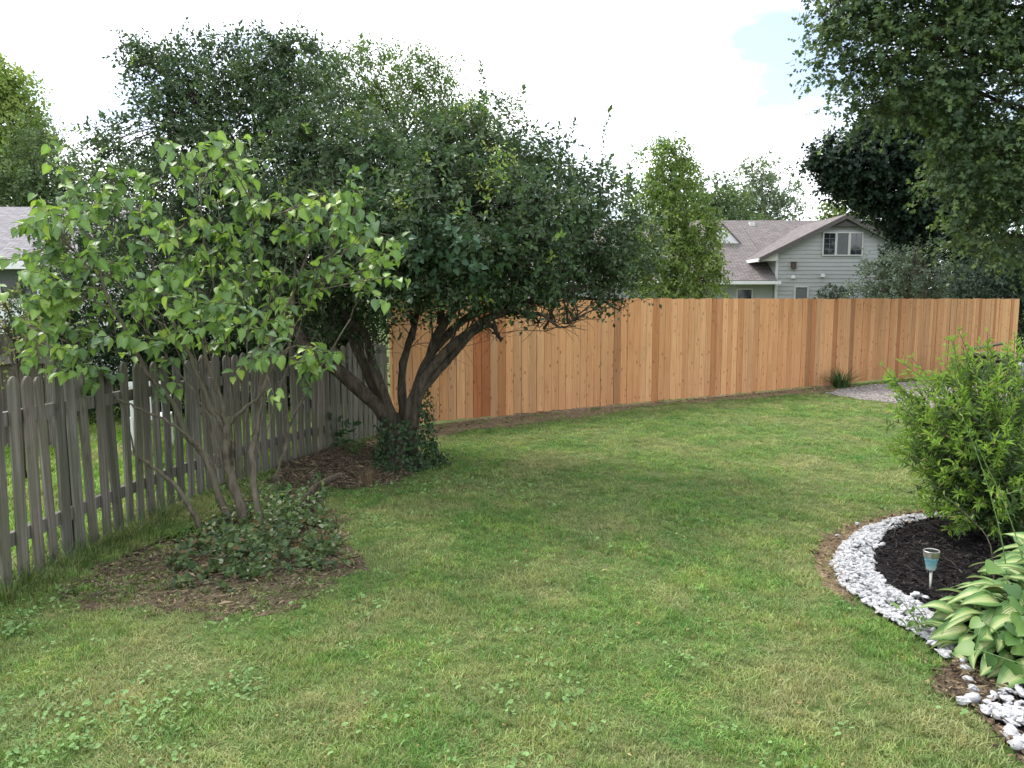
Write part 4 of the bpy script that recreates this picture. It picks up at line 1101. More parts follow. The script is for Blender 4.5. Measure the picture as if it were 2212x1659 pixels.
# leafy twig tips: picture position -> twig
tips = [(130,350),(160,390),(115,430),(170,450),(210,380),(250,350),(230,430),(140,500),(100,560),(90,600),(180,540),(230,510),(270,440),(300,380),(340,420),(380,360),(420,330),(470,310),(490,330),(450,380),(500,380),(540,400),(520,440),
        (560,420),(600,410),(640,430),(690,430),(730,430),(770,450),(800,470),(830,500),(830,560),(790,530),(750,500),(700,500),(650,490),(600,490),(560,480),(520,510),(480,480),(430,450),(390,480),(340,500),(290,520),(310,590),(250,580),
        (200,600),(150,620),(120,670),(90,720),(80,760),(130,760),(170,720),(220,690),(200,780),(260,650),(330,650),(360,610),(300,680),(390,640),(420,690),(380,700),(440,640),(470,590),(520,580),(560,570),(600,590),(640,590),(590,630),(640,660),
        (550,650),(500,650),(460,660),(540,700),(510,740),(560,740),(600,770),(640,780),(690,770),(730,760),(580,700),(810,590),(760,590),(700,560),(680,620),(840,600),(400,560),(450,540),(360,560),(150,570),(60,640),(70,480),(85,520),(66,560),(60,600),(100,470),(120,530),(45,650),(110,610),(80,445),(50,700),(95,650),(230,740),(170,790),(290,740),(340,730),(480,700),(360,780)]
LS, LD, LT = [], [], []
tw = MB()
for (px, py) in tips:
    Y = ly + R.normal(-.05, .35)
    e = P(px + R.normal(0, 6), py + R.normal(0, 6), Y)
    dist = np.linalg.norm(lil_nodes - e, axis=1) + np.maximum(0, lil_nodes[:, 2] - e[2] + .1) * 2
    a = lil_nodes[int(np.argmin(dist))]
    lp = limb_pts(a, e, 7, .05, .05); tw.tube(lp - LB, np.linspace(.007, .0025, len(lp)), 5)
    d = nrm(lp[-1] - lp[-3]); ln = min(.34, max(.16, np.linalg.norm(e - a) * .45))
    LS.append(e - d * ln); LD.append(d); LT.append(ln)
    for _ in range(3):
        e2 = e + R.normal(0, .12, 3) - np.array([0, 0, .03]); b = lp[-3]
        lp2 = limb_pts(b, e2, 4, .05, .05); tw.tube(lp2 - LB, np.linspace(.004, .002, len(lp2)), 4)
        d = nrm(e2 - b); LS.append(e2 - d * .15); LD.append(d); LT.append(.16)
    for _ in range(2):        # bare dead twigs
        e3 = lp[3] + np.array([R.normal(0, .1), R.normal(0, .1), R.uniform(.1, .3)]); lp3 = limb_pts(lp[3], e3, 4); tw.tube(lp3 - LB, np.linspace(.003, .0012, len(lp3)), 3)
tag(tw.build("twigs", M['bark_lilac'], lil, True), kind="stuff")
LS, LD, LT = np.array(LS), np.array(LD), np.array(LT)
k = 5; n = len(LS)
t = (np.arange(k)[None] + R.uniform(.3, .7, (n, k))) / k
pos = LS[:, None] + LD[:, None] * (t * LT[:, None])[..., None]
a = nrm(np.cross(LD, rdir(n))); b = np.cross(LD, a)
ph = (np.arange(k)[None] // 2) * 1.57 + (np.arange(k)[None] % 2) * math.pi + R.uniform(0, 6.28, (n, 1))
side = np.cos(ph)[..., None] * a[:, None] + np.sin(ph)[..., None] * b[:, None]
ldir = nrm(side + .25 * LD[:, None] + np.array([0, -.10, -.72]) + .28 * R.normal(size=(n, k, 3)))
lnor = nrm(np.array([0, -.05, .8]) + .45 * side + .42 * R.normal(size=(n, k, 3)))
pos = (pos + ldir * .018).reshape(-1, 3); ldir = ldir.reshape(-1, 3); lnor = lnor.reshape(-1, 3)
llen = R.uniform(.06, .108, len(pos))
LPAL = [(.13, .225, .065), (.17, .275, .075), (.22, .335, .085), (.13, .21, .10), (.28, .38, .095), (.09, .16, .06)]
order = np.argsort(pos[:, 1]); near = order[:300]; far = order[300:]
lmesh = []
for q, c in enumerate(LPAL):
    tv, tf = heart(.16 + .12 * (q % 3), .28 + .16 * ((q + 1) % 3))
    lmesh.append(fast_mesh("leaf", tv * np.array([1, .84, 1]), tf, [M['leaf_lilac']], True, np.tile(np.array(c), (len(tv), 1)) * RIB[:, None]))
cidx = R.choice(len(LPAL), len(pos), p=[.24, .20, .13, .22, .06, .15])
clusterc = np.repeat(R.choice(len(LPAL), n, p=[.24, .24, .16, .16, .08, .12]), k)
cidx = np.where(R.random(len(pos)) < .65, clusterc, cidx)
for i in near:
    x = nrm(ldir[i]); z = nrm(lnor[i] - (lnor[i] @ x) * x); y = np.cross(z, x); s_ = llen[i]; p = pos[i] - LB
    o = bpy.data.objects.new("leaf", lmesh[cidx[i]]); link(o, lil)
    o.matrix_local = Matrix(((x[0]*s_, y[0]*s_, z[0]*s_, p[0]), (x[1]*s_, y[1]*s_, z[1]*s_, p[1]), (x[2]*s_, y[2]*s_, z[2]*s_, p[2]), (0, 0, 0, 1)))
V, F, C = leaf_batch(HEART, pos[far] - LB, ldir[far], lnor[far], llen[far], .84, np.array(LPAL)[cidx[far]] * (1 + R.uniform(-.15, .15, (len(far), 1))))
C = C * np.tile(RIB, len(far))[:, None]
tag(mobj("foliage", fast_mesh("foliage", V, F, [M['leaf_lilac']], True, C), lil), kind="stuff")

# ------------------------------------------------------------------ willow-leaved bush in the mulch bed
def stem_bush(name, label, base, tips, leaf_len, pal, pal_tip, per=46, r0=.006):
    t = tag(empty(name, base), label, "bush")
    S_, D_, T_ = [], [], []
    sm = MB(); bs = []
    for tip in tips:
        tip = np.array(tip); b0 = base + np.array([R.normal(0, .10), R.normal(0, .10), 0])
        p = limb_pts(b0, tip, 10, .10, .03)
        sm.tube(p - base, np.linspace(r0, .0018, len(p)), 4)
        n = per
        u = R.uniform(.22, 1.0, n) ** .8; idx = u * (len(p) - 1.001); i0 = idx.astype(int); f = (idx - i0)[:, None]
        q = p[i0] * (1 - f) + p[i0 + 1] * f; tg = nrm(p[i0 + 1] - p[i0])
        ph = np.arange(n) * 2.4 + R.uniform(0, 6); a = nrm(np.cross(tg, rdir(n))); b_ = np.cross(tg, a)
        sd = np.cos(ph)[:, None] * a + np.sin(ph)[:, None] * b_
        top = (u > .78)[:, None]
        d = nrm(sd + tg * (.75) + np.where(top, tg * .3, 0) + .15 * R.normal(size=(n, 3)))
        nn = nrm(tg * .8 + np.array([0, 0, .4]) + .3 * R.normal(size=(n, 3)))
        c = np.where(top, palette(pal_tip, n), palette(pal, n))
        c = np.where(R.random((n, 1)) < .03, np.array([.38, .36, .15]), c)
        bs.append(leaf_batch(LEAF2, q, d, nn, leaf_len * R.uniform(.6, 1.1, n), .21, c))
        # side sprays
        for _ in range(4):
            j = R.integers(3, len(p) - 1); s0 = p[j]; sd0 = nrm(R.normal(size=3) + np.array([0, -.1, .5])) * R.uniform(.12, .28)
            sm.tube(np.array([s0, s0 + sd0 * .5, s0 + sd0]) - base, [.002, .0016, .001], 3)
            bs.append(twig_leaves(s0[None], nrm(sd0)[None], np.array([np.linalg.norm(sd0)]), 16, LEAF2, leaf_len * .9, .23, pal, None, .6, -.1, .9))
    sm.build("stems", M['bark_lilac'], t)
    V, F, C = join_batches(bs)
    mobj("foliage", fast_mesh("foliage", V - base, F, [M['leaf']], False, C), t)
    return t
BB = G(2165, 1150)
by = BB[1]
tipl = []
for px, py, dY in [(2068, 725, 0), (2128, 730, 0), (2190, 740, .1), (2000, 790, 0), (1965, 785, .1), (1915, 800, .2), (1935, 850, 0), (2040, 800, -.1), (2090, 790, 0), (2150, 790, -.2), (2210, 780, 0), (2250, 770, .2), (2290, 800, .2), (1945, 900, -.1), (1960, 940, -.2), (1985, 870, -.2),
                   (2030, 860, -.2), (2080, 850, -.3), (2130, 840, -.3), (2180, 850, -.3), (2240, 850, -.2), (1930, 960, 0), (1985, 1000, -.2), (2010, 950, -.3), (2060, 930, -.4), (2110, 920, -.5), (2170, 930, -.5), (2230, 940, -.5), (1990, 1050, -.1), (2020, 1020, -.3), (2080, 1010, -.5), (2140, 1010, -.6),
                   (2200, 1020, -.6), (2040, 1080, -.35), (2100, 1080, -.55), (2160, 1090, -.65), (2220, 1080, -.6), (2300, 900, 0), (2330, 1000, 0), (2100, 760, .3), (2040, 760, .3), (2170, 760, .4), (1975, 830, .3), (2010, 1100, -.2), (2060, 1120, -.4), (2260, 1010, -.4)]:
    for q in range(4):
        tipl.append(P(px + R.normal(0, 14) + (0 if q else 0), py + (abs(R.normal(0, 22)) if q else -14), by + dY + R.normal(0, .12)))
stem_bush("willow_leaf_bush", "bushy shrub of narrow bright green leaves in the black mulch bed", BB, tipl, .075,
          [(.065, .120, .040), (.085, .150, .046), (.115, .19, .055), (.05, .09, .034)], [(.20, .33, .06), (.26, .39, .075)], 84)

# ------------------------------------------------------------------ hosta
def hosta_leaf(seed, arch, cup, wave):
    rg = np.random.default_rng(seed); nu, nv = 8, 4
    V = []; A = []
    for i in range(nu + 1):
        u = i / nu
        w = .285 * math.sin(math.pi * min(1, u ** .72)) ** .8 * (1 - .25 * u) + (.004 if i in (0, nu) else 0)
        for j in range(nv + 1):
            v = j / nv * 2 - 1
            z = arch * (u - 1.5 * u * u) + cup * abs(v) * w - .55 * cup * v * v * w + wave * math.sin(u * 9 + seed) * abs(v) * .5
            V.append((u, v * w, z)); A.append((u, abs(v), .5))
    F = []
    for i in range(nu):
        for j in range(nv):
            a = i * (nv + 1) + j; F.append((a, a + nv + 1, a + nv + 2, a + 1))
    return fast_mesh("leaf", np.array(V), np.array(F)[:, ::-1], [M['hosta']], True, None, {"uvw": np.array(A)})
HM = [hosta_leaf(i, .30 + .10 * (i % 3), .50 + .2 * (i % 2), .05) for i in range(5)]
def hosta(label, base, rows, lmin, lmax):
    t = tag(empty("hosta", base), label, "hosta")
    st = MB(); cnt = 0
    for ring, (num, rad, h, el) in enumerate(rows):
        for i in range(num):
            th = 2 * math.pi * (i + .5 * (ring % 2)) / num + R.normal(0, .16)
            out = np.array([math.cos(th), math.sin(th), 0]); r = rad * R.uniform(.85, 1.12); hh = h * R.uniform(.88, 1.1)
            p = out * r + np.array([0, 0, hh])
            e = el + R.normal(0, .10)
            x = nrm(out * math.cos(e) + np.array([0, 0, math.sin(e)]) + .24 * R.normal(size=3)); z = nrm(np.array([0, 0, 1.0]) + .32 * R.normal(size=3) - x * x[2]); z = nrm(z - (z @ x) * x); y = np.cross(z, x)
            s_ = R.uniform(lmin, lmax)
            o = bpy.data.objects.new("leaf", HM[cnt % 5]); link(o, t); cnt += 1
            o.matrix_local = Matrix(((x[0]*s_, y[0]*s_, z[0]*s_, p[0]), (x[1]*s_, y[1]*s_, z[1]*s_, p[1]), (x[2]*s_, y[2]*s_, z[2]*s_, p[2]), (0, 0, 0, 1)))
            sp = spline([np.array([0, 0, .01]) + out * .03, out * r * .5 + np.array([0, 0, hh * .75]), p], 6); st.tube(sp, np.linspace(.007, .004, len(sp)), 4)
    me = st.mesh("stalks", M['stalk'], True); mobj("stalks", me, t)
    return t
M['stalk'] = plain("green_stalk", (.12, .2, .06), .5)
HBASE = G(2262, 1418)
hosta("large variegated hosta with cream striped leaves beside the solar light", HBASE, [(32, .40, .06, -.28), (36, .38, .13, -.22), (34, .33, .20, -.16), (28, .26, .27, -.08), (22, .18, .33, .0), (14, .08, .38, .2)], .16, .25)
hosta("variegated hosta cut by the photo's edge behind the solar light", G(2290, 1310), [(18, .30, .10, -.2), (18, .26, .2, -.05), (13, .18, .28, .1), (8, .08, .33, .4)], .19, .26)

# young broad-leaved shoot leaning over the hosta
shoot = tag(empty("leafy_shoot", G(2330, 1500)), "plain green broad leaved shoot leaning over the hosta", "plant")
sb_ = np.array(shoot.location)
stm = MB(); cnt = 0
smesh = [fast_mesh("leaf", heart(.18, .2)[0], heart(.18, .2)[1], [M['leaf_lilac']], True, np.tile(np.array(c), (len(HEART[0]), 1))) for c in ((.10, .20, .05), (.14, .25, .06), (.075, .155, .05))]
for tx, ty, Y in [(2205, 1180, 3.9), (2150, 1220, 3.8), (2215, 1240, 3.7), (2180, 1300, 3.6), (2120, 1340, 3.55), (2170, 1350, 3.5), (2210, 1330, 3.5), (2105, 1400, 3.5)]:
    e = P(tx, ty, Y)
    sp = limb_pts(sb_, e, 9, .05, .03); stm.tube(sp - sb_, np.linspace(.006, .002, len(sp)), 4)
    for q in range(4):
        p = sp[-1 - q] if q else e
        x = nrm(np.array([R.normal() * .9 - .2, R.normal() * .5 - .4, -.45])); z = nrm(np.array([R.normal() * .3, -.5, 1.0])); z = nrm(z - (z @ x) * x); y = np.cross(z, x); s_ = R.uniform(.07, .11); pp = p - sb_
        o = bpy.data.objects.new("leaf", smesh[cnt % 3]); link(o, shoot); cnt += 1
        o.matrix_local = Matrix(((x[0]*s_, y[0]*s_, z[0]*s_, pp[0]), (x[1]*s_, y[1]*s_, z[1]*s_, pp[1]), (x[2]*s_, y[2]*s_, z[2]*s_, pp[2]), (0, 0, 0, 1)))
stm.build("stems", M['stalk'], shoot)

# tall seed stalks above the hosta
for lab, a, b, Y in [("thin green seed stalk rising from the hosta against the bush", (2170, 1200), (2080, 900), 4.3), ("taller seed stalk with buds leaning against the bush", (2215, 1230), (2110, 960), 4.2), ("bare brown stalk arching over the mulch behind the hosta", (2140, 1180), (2040, 1070), 4.4)]:
    A, B = P(*a, Y), P(*b, Y); g0 = A.copy(); g0[2] = 0; g0[0] += .05
    t = tag(empty("seed_stalk", g0), lab, "stalk", "stalks above the hosta")
    sp = spline([g0, A, (A + B) / 2 + (.02, 0, .01), B], 14); MB().tube(sp - g0, np.linspace(.005, .0015, len(sp)), 5).build("stem", M['stalk'] if 'brown' not in lab else M['bark_lilac'], t)
    n = 9; pp = sp[-8:][R.integers(0, 8, n)]
    V, F, C = leaf_batch(LEAF2, pp - g0, R.normal(size=(n, 3)) + np.array([0, 0, 1.2]), rdir(n), .035, .35, palette([(.25, .30, .12), (.16, .25, .07)], n)); mobj("buds", fast_mesh("buds", V, F, [M['leaf']], False, C), t)

# ------------------------------------------------------------------ solar path light
sl_base = G(2009, 1284)
sol = tag(empty("solar_light", sl_base), "small steel solar path light with a blue crackle glass cup", "garden light")
SCL = 1.0
MB().lathe([(.0001, -.06), (.0085, -.05), (.0085, .160), (.0001, .160)], 14).build("post", M['steel'], sol, True)
MB().lathe([(.0001, .158), (.024, .159), (.027, .165), (.030, .18), (.0385, .225), (.041, .2415), (.0385, .2415), (.0355, .222), (.025, .170), (.0001, .168)], 24).build("glass_cup", M['cup'], sol, True)
MB().lathe([(.0412, .2425), (.0445, .2428), (.0475, .277), (.0475, .281), (.0455, .283), (.042, .2815), (.040, .276), (.0001, .2755), (.0001, .2425), (.0412, .2425)], 24).build("rim", M['steel'], sol, False)
MB().lathe([(.0001, .2795), (.0385, .2795), (.0385, .2762)], 24).build("solar_panel", M['black'], sol)
sol.rotation_euler = (0, math.radians(-1.5), 0)

# ------------------------------------------------------------------ pebbles, mulch, litter
def pebble_mesh(seed, mat):
    rg = np.random.default_rng(seed); sg, rn = 8, 4
    V = [(0, 0, -1)]; 
    for i in range(1, rn):
        ph = -math.pi / 2 + math.pi * i / rn
        for j in range(sg):
            a = 2 * math.pi * j / sg + i * .3
            s_ = 1 + rg.uniform(-.32, .26)
            V.append((math.cos(ph) * math.cos(a) * s_, math.cos(ph) * math.sin(a) * s_, math.sin(ph) * (1 + rg.uniform(-.15, .15))))
    V.append((0, 0, 1))
    F = []
    for j in range(sg): F.append((0, 1 + (j + 1) % sg, 1 + j))
    for i in range(rn - 2):
        for j in range(sg):
            a = 1 + i * sg + j; b = 1 + i * sg + (j + 1) % sg
            F += [(a, b, b + sg), (a, b + sg, a + sg)]
    last = len(V) - 1
    for j in range(sg): F.append((last, last - sg + j, last - sg + (j + 1) % sg))
    return np.array(V), np.array(F)
PV = [pebble_mesh(i, None) for i in range(6)]
PM = [[fast_mesh("pebble", v, f, [mm], q_ % 2 == 1) for q_, (v, f) in enumerate(PV)] for mm in (M['stone'], M['stone_grey'])]
def pebble_xf(n, smin, smax):
    sz = R.uniform(smin, smax, n); sc = np.stack([sz * R.uniform(1.0, 1.5, n), sz * R.uniform(.75, 1.1, n), sz * R.uniform(.34, .62, n)], 1) / 2
    return sc, R.uniform(0, 6.28, n), R.normal(0, .3, (n, 2))
def rotm(rx, ry, rz): return np.array(Matrix.Rotation(rz, 3, 'Z') @ Matrix.Rotation(ry, 3, 'Y') @ Matrix.Rotation(rx, 3, 'X'))
def pebbles(parent, pts, zb, nobj, smin, smax, hump):
    n = len(pts); sc, rz, tilt = pebble_xf(n, smin, smax)
    order = np.argsort(pts[:, 1] - 0 * pts[:, 0]); Vs, Fs, o_ = [], [], 0
    for r_, i in enumerate(order):
        k_ = i % 6; z = zb + hump[i]
        if r_ < nobj:
            g = 1 if R.random() < .10 else 0
            o = bpy.data.objects.new("pebble", PM[g][k_]); link(o, parent)
            o.location = (pts[i, 0], pts[i, 1], z + sc[i, 2] * .6); o.scale = sc[i]; o.rotation_euler = (tilt[i, 0], tilt[i, 1], rz[i])
        else:
            v = (PV[k_][0] * sc[i]) @ rotm(tilt[i, 0], tilt[i, 1], rz[i]).T + np.array([pts[i, 0], pts[i, 1], z + sc[i, 2] * .6])
            Vs.append(v); Fs.append(PV[k_][1] + o_); o_ += len(v)
    if Vs:
        tag(mobj("pebbles", fast_mesh("pebbles", np.concatenate(Vs), np.concatenate(Fs), [M['stone']], False), parent), kind="stuff")
pp = in_poly(Z_PEB, 3000)
d = -sdf(Z_PEB, pp)
pebbles(pebble_border, pp, .02, 250, .020, .044, np.clip(d, 0, .12) * .40 * R.random(len(pp)))
tag(pebble_border, "curved border of white pebbles edging the black mulch bed", kind="structure")
pp = in_poly(Z_PE2, 190)
pebbles(pebble_corner, pp, .022, 50, .026, .052, R.uniform(0, .03, len(pp)))
# scattered single stones on the mulch and soil
for i, (px, py, s_) in enumerate([(1980, 1296, .06), (1998, 1302, .05), (1852, 1140, .05), (1905, 1185, .05), (2085, 1455, .05), (2090, 1480, .05), (2100, 1500, .055), (2078, 1440, .045), (2078, 1528, .06), (2098, 1524, .07), (1808, 1165, .035), (1922, 1128, .04), (2185, 1600, .07), (2200, 1625, .08)]):
    g0 = G(px, py); o = bpy.data.objects.new("pebble", PM[0][i % 6]); link(o, pebble_border)
    o.location = (g0[0], g0[1], .02 + s_ * .2); o.scale = (s_ * .6, s_ * .45, s_ * .34); o.rotation_euler = (R.normal(0, .2), R.normal(0, .2), R.uniform(0, 6))
# mulch chips
mp = in_poly(Z_MUL, 9000); n = len(mp)
keep = (mp[:, 1] < 8); mp = mp[keep]; n = len(mp)
pos = np.concatenate([mp, (.015 + .035 * R.random((n, 1)) ** 1.5)], 1)
chip = (np.array([[0, .3, 0], [0, -.3, 0], [1, -.5, .02], [1, .4, .02], [.1, .3, .14], [.1, -.25, .14], [.95, -.4, .15], [.95, .3, .15]]), np.array([[4, 5, 6, 7], [0, 3, 7, 4][::-1], [1, 5, 6, 2][::-1], [0, 4, 5, 1], [3, 2, 6, 7]]))
dd = R.normal(size=(n, 3)); dd[:, 2] *= .35
V, F, C = leaf_batch(chip, pos, dd, np.array([0, 0, 1.0]) + .35 * R.normal(size=(n, 3)), R.uniform(.015, .055, n), .28, palette([(.012, .010, .011), (.022, .018, .018), (.008, .007, .008), (.05, .042, .038)], n, .3))
tag(mobj("bark_mulch", fast_mesh("bark_mulch", V, F, [M['litter']], False, C)), "black bark mulch chips in the bed round the solar light", kind="stuff")
# leaf litter and twigs
def litter(name, label, poly, n, pal, size):
    mp = in_poly(poly, n); mp = mp + R.normal(0, .07, mp.shape) * (R.random((n, 1)) < .5); pos = np.concatenate([mp, .012 + .025 * R.random((n, 1))], 1)
    dd = R.normal(size=(n, 3)); dd[:, 2] *= .3
    b1 = leaf_batch(LEAF4, pos, dd, np.array([0, 0, 1.0]) + .5 * R.normal(size=(n, 3)), R.uniform(size * .5, size * 1.2, n), .55, palette(pal, n, .3))
    m2 = n // 3; mp = in_poly(poly, m2); pos = np.concatenate([mp, .015 + .03 * R.random((m2, 1))], 1); dd = R.normal(size=(m2, 3)); dd[:, 2] *= .2
    b2 = leaf_batch(LEAF2, pos, dd, rdir(m2), R.uniform(.03, .10, m2), .05, palette([(.16, .12, .08), (.26, .2, .12), (.07, .05, .04)], m2, .3))
    V, F, C = join_batches([b1, b2])
    return tag(mobj(name, fast_mesh(name, V, F, [M['litter']], False, C)), label, kind="stuff")
BR = [(.11, .08, .058), (.18, .135, .095), (.075, .055, .042), (.30, .25, .18), (.05, .04, .033)]
litter("leaf_litter", "brown dead leaves heaped between the far pickets and the shrub trunk", Z_LIT, 6500, BR, .028)
litter("bed_litter", "dead leaves and dry clippings on the bare soil around the lilac", Z_BED, 5200, BR + [(.25, .24, .10), (.12, .15, .05)], .024)
litter("soil_litter", "dry roots and clippings along the foot of the cedar fence", Z_CED, 1500, [(.28, .20, .12), (.16, .11, .07), (.36, .28, .18), (.07, .06, .035)], .032)
litter("edge_litter", "dry straw on the soil edge beside the white pebbles", np.concatenate([Z_TAN]), 700, [(.3, .22, .13), (.2, .14, .08)], .03)
litter("corner_litter", "dark debris on the bed edge by the hosta", Z_EDG, 700, [(.1, .07, .05), (.3, .22, .13), (.04, .03, .025)], .03)
fl = np.stack([R.uniform(-2.6, 3.0, 260), R.uniform(2.6, 9.5, 260)], 1); fl = fl[(sdf(Z_MUL, fl) > .1) & (fl[:, 0] > np.interp(fl[:, 1], pk_path[:, 1], pk_path[:, 0]) + .1)]
n = len(fl); V, F, C = leaf_batch(LEAF4, np.concatenate([fl, R.uniform(.02, .04, (n, 1))], 1), R.normal(size=(n, 3)) * np.array([1, 1, .3]), np.array([0, 0, 1.0]) + .5 * R.normal(size=(n, 3)), R.uniform(.015, .035, n), .55, palette([(.30, .22, .10), (.2, .13, .07), (.34, .31, .13)], n, .3))
tag(mobj("fallen_leaves", fast_mesh("fallen_leaves", V, F, [M['litter']], False, C)), "single dry leaves fallen on the lawn", kind="stuff")
gp = in_poly(Z_GRA, 4200); n = len(gp)
v6, f6 = PV[0]
sc = R.uniform(.008, .02, n); V = (v6[None] * sc[:, None, None] * np.array([1.2, 1, .6])) + np.concatenate([gp, np.full((n, 1), .014)], 1)[:, None]
F = (f6[None] + (np.arange(n) * len(v6))[:, None, None]).reshape(-1, 3)
C = np.repeat(palette([(.34, .30, .28), (.24, .21, .2), (.45, .42, .4), (.3, .25, .22)], n), len(v6), 0)
tag(mobj("gravel_stones", fast_mesh("gravel_stones", V.reshape(-1, 3), F, [M['litter']], True, C)), "pale loose gravel at the end of the cedar fence", kind="stuff")

# ------------------------------------------------------------------ ground cover under the lilac
GCP = poly_px([(360, 1225), (420, 1170), (490, 1125), (560, 1070), (640, 1090), (690, 1120), (725, 1150), (735, 1195), (710, 1235), (600, 1255), (510, 1275), (430, 1258)], 60, .22)
n = 680
gp = in_poly(GCP, n * 2); gp = gp[wnoise(gp, 7, 21) * .5 + R.normal(0, .22, len(gp)) > -.10][:n]; n = len(gp); dd = np.clip(-sdf(GCP, gp), 0, .22)
hgt = (.035 + .40 * dd) * np.clip(1 + .75 * wnoise(gp, 5, 5), .3, 2) * (0.5 + .5 * R.random(n) + 1.3 * (R.random(n) < .16))
st0 = np.concatenate([gp, np.zeros((n, 1))], 1)
td = nrm(np.stack([R.normal(0, .35, n), R.normal(0, .35, n), np.ones(n)], 1))
gcb = twig_leaves(st0 + td * (hgt * .35)[:, None], td, hgt, 6, LEAF4, .048, .72, [(.075, .125, .052), (.10, .16, .062), (.14, .20, .07), (.06, .10, .047)], None, .7, .1, 1.1,
                  lambda c, t, p: np.where(R.random((c.shape[0], c.shape[1], 1)) < .05, np.array([.36, .38, .26]), np.where(R.random((c.shape[0], c.shape[1], 1)) < .08, np.array([.16, .10, .05]), c)))
V, F, C = gcb
gco = tag(mobj("ground_cover", fast_mesh("ground_cover", V, F, [M['leaf']], False, C)), "low mat of dark oval leaved ground cover under the lilac stems", kind="stuff")
wv, wf = twig_wood(st0, td, hgt, .002, 2, 0.0)
gcs = mobj("stems", fast_mesh("stems", wv, wf, [M['bark_lilac']]), gco)

def leafy_weed(name, label, base, tips, ll, lw, pal, tpl=LEAF4, per=7, cat="weed", r=.004):
    base = np.array(base); t = tag(empty(name, base), label, cat)
    sm = MB(); S_, D_, T_ = [], [], []
    for e in tips:
        e = np.array(e); p = limb_pts(base + R.normal(0, .03, 3) * np.array([1, 1, 0]), e, 6, .08, .04); sm.tube(p - base, np.linspace(r, .0015, len(p)), 4)
        d = p[-1] - p[1]; S_.append(p[1]); D_.append(nrm(d)); T_.append(np.linalg.norm(d))
    sm.build("stems", M['stalk'], t)
    V, F, C = twig_leaves(np.array(S_) - base, np.array(D_), np.array(T_), per, tpl, ll, lw, pal, None, .8, .15, 1.0)
    mobj("leaves", fast_mesh("leaves", V, F, [M['leaf_waxy']], False, C), t)
    return t
b0 = G(738, 968)
leafy_weed("broadleaf_weed", "dark broad leaved plant against the far pickets", b0, [P(px, py, b0[1] + R.normal(0, .1)) for px, py in [(695, 905), (710, 890), (730, 895), (745, 905), (755, 900), (700, 925), (725, 920), (770, 890)]], .15, .45, [(.03, .075, .035), (.045, .10, .045)], per=4)
b0 = G(775, 985)
leafy_weed("feathery_weed", "fine leaved pale weed beside the shrub tree's trunk", b0, [P(px, py, b0[1] + R.normal(0, .1)) for px, py in [(735, 945), (750, 930), (765, 925), (780, 920), (790, 935), (745, 960), (770, 945), (785, 950), (760, 955)]], .05, .2, [(.08, .14, .05), (.11, .17, .06)], LEAF2, 22)
b0 = G(925, 985)
leafy_weed("leafy_sucker", "small leafy suckers at the sunny side of the shrub trunk", b0, [P(px, py, b0[1] + R.normal(0, .12)) for px, py in [(905, 880), (935, 840), (955, 830), (925, 900), (945, 930), (920, 870), (900, 920), (940, 960), (930, 940)]], .045, .5, [(.06, .12, .03), (.09, .16, .04)], LEAF2, 14)
b0 = G(690, 1080)
leafy_weed("nettle_weed", "leafy green weed growing around the broken stump", b0, [P(px, py, b0[1] + R.normal(0, .1)) for px, py in [(670, 1020), (690, 1015), (705, 1025), (715, 1050), (700, 1060), (680, 1045), (660, 1050)]], .06, .6, [(.06, .125, .05), (.08, .15, .06)], LEAF4, 7)
b0 = G(610, 1090)
leafy_weed("nettle_weed", "leafy green weed between the thin lilac stem and the ground cover", b0, [P(px, py, b0[1] + R.normal(0, .15)) for px, py in [(570, 1040), (600, 1030), (630, 1040), (650, 1060), (600, 1060), (620, 1070), (580, 1070), (560, 1060), (640, 1090)]], .065, .65, [(.06, .12, .05), (.08, .15, .06)], LEAF4, 8)
b0 = G(1990, 1375)
leafy_weed("sprouting_weed", "small green weed sprouting through the white pebbles", b0, [P(px, py, b0[1]) for px, py in [(1940, 1290), (1965, 1300), (1980, 1330), (2000, 1350), (1955, 1340)]], .06, .6, [(.12, .2, .06), (.15, .23, .07)], LEAF4, 4)

# broken stump leaning out of the ground cover
bs0 = G(660, 1118)
stump = tag(empty("broken_stump", bs0), "dark broken branch stump leaning out of the ground cover", "stump")
sp = spline([bs0 + (0, 0, -.05), P(665, 1085, bs0[1]), P(690, 1050, bs0[1]), P(738, 1024, bs0[1] - .05)], 12)
MB().tube(sp - bs0, np.linspace(.072, .020, len(sp)), 9, .18).build("branch", M['bark_dark'], stump, True)
sp = spline([P(680, 1062, bs0[1]), P(672, 1040, bs0[1] + .03), P(676, 1022, bs0[1] + .03)], 5)
MB().tube(sp - bs0, np.linspace(.02, .007, len(sp)), 6, .1).build("side_branch", M['bark_dark'], stump, True)

# dry stalks by the trunk
def blade_clump(name, label, base, n, hmin, hmax, spread, pal, w=.006, arch=.7, cat="grass clump"):
    t = tag(empty(name, base), label, cat)
    Vs, Fs, Cs = [], [], []; o_ = 0
    for i in range(n):
        th = R.uniform(0, 6.28); out = np.array([math.cos(th), math.sin(th), 0]); h = R.uniform(hmin, hmax); lean = R.uniform(.15, 1.0) * arch
        b_ = out * R.uniform(0, spread * .25); sd = np.array([-out[1], out[0], 0]); c = palette(pal, 1, .2)[0]
        for q in range(5):
            u = q / 4; p = b_ + out * h * lean * u * u + np.array([0, 0, h * (u - .45 * lean * u * u)])
            ww = w * (1 - u * .92); Vs += [p - sd * ww / 2, p + sd * ww / 2]; Cs += [c, c]
        for q in range(4):
            a = o_ + 2 * q; Fs.append((a, a + 1, a + 3, a + 2))
        o_ += 10
    mobj("blades", fast_mesh("blades", np.array(Vs), np.array(Fs), [M['leaf']], False, np.array(Cs)), t)
    return t
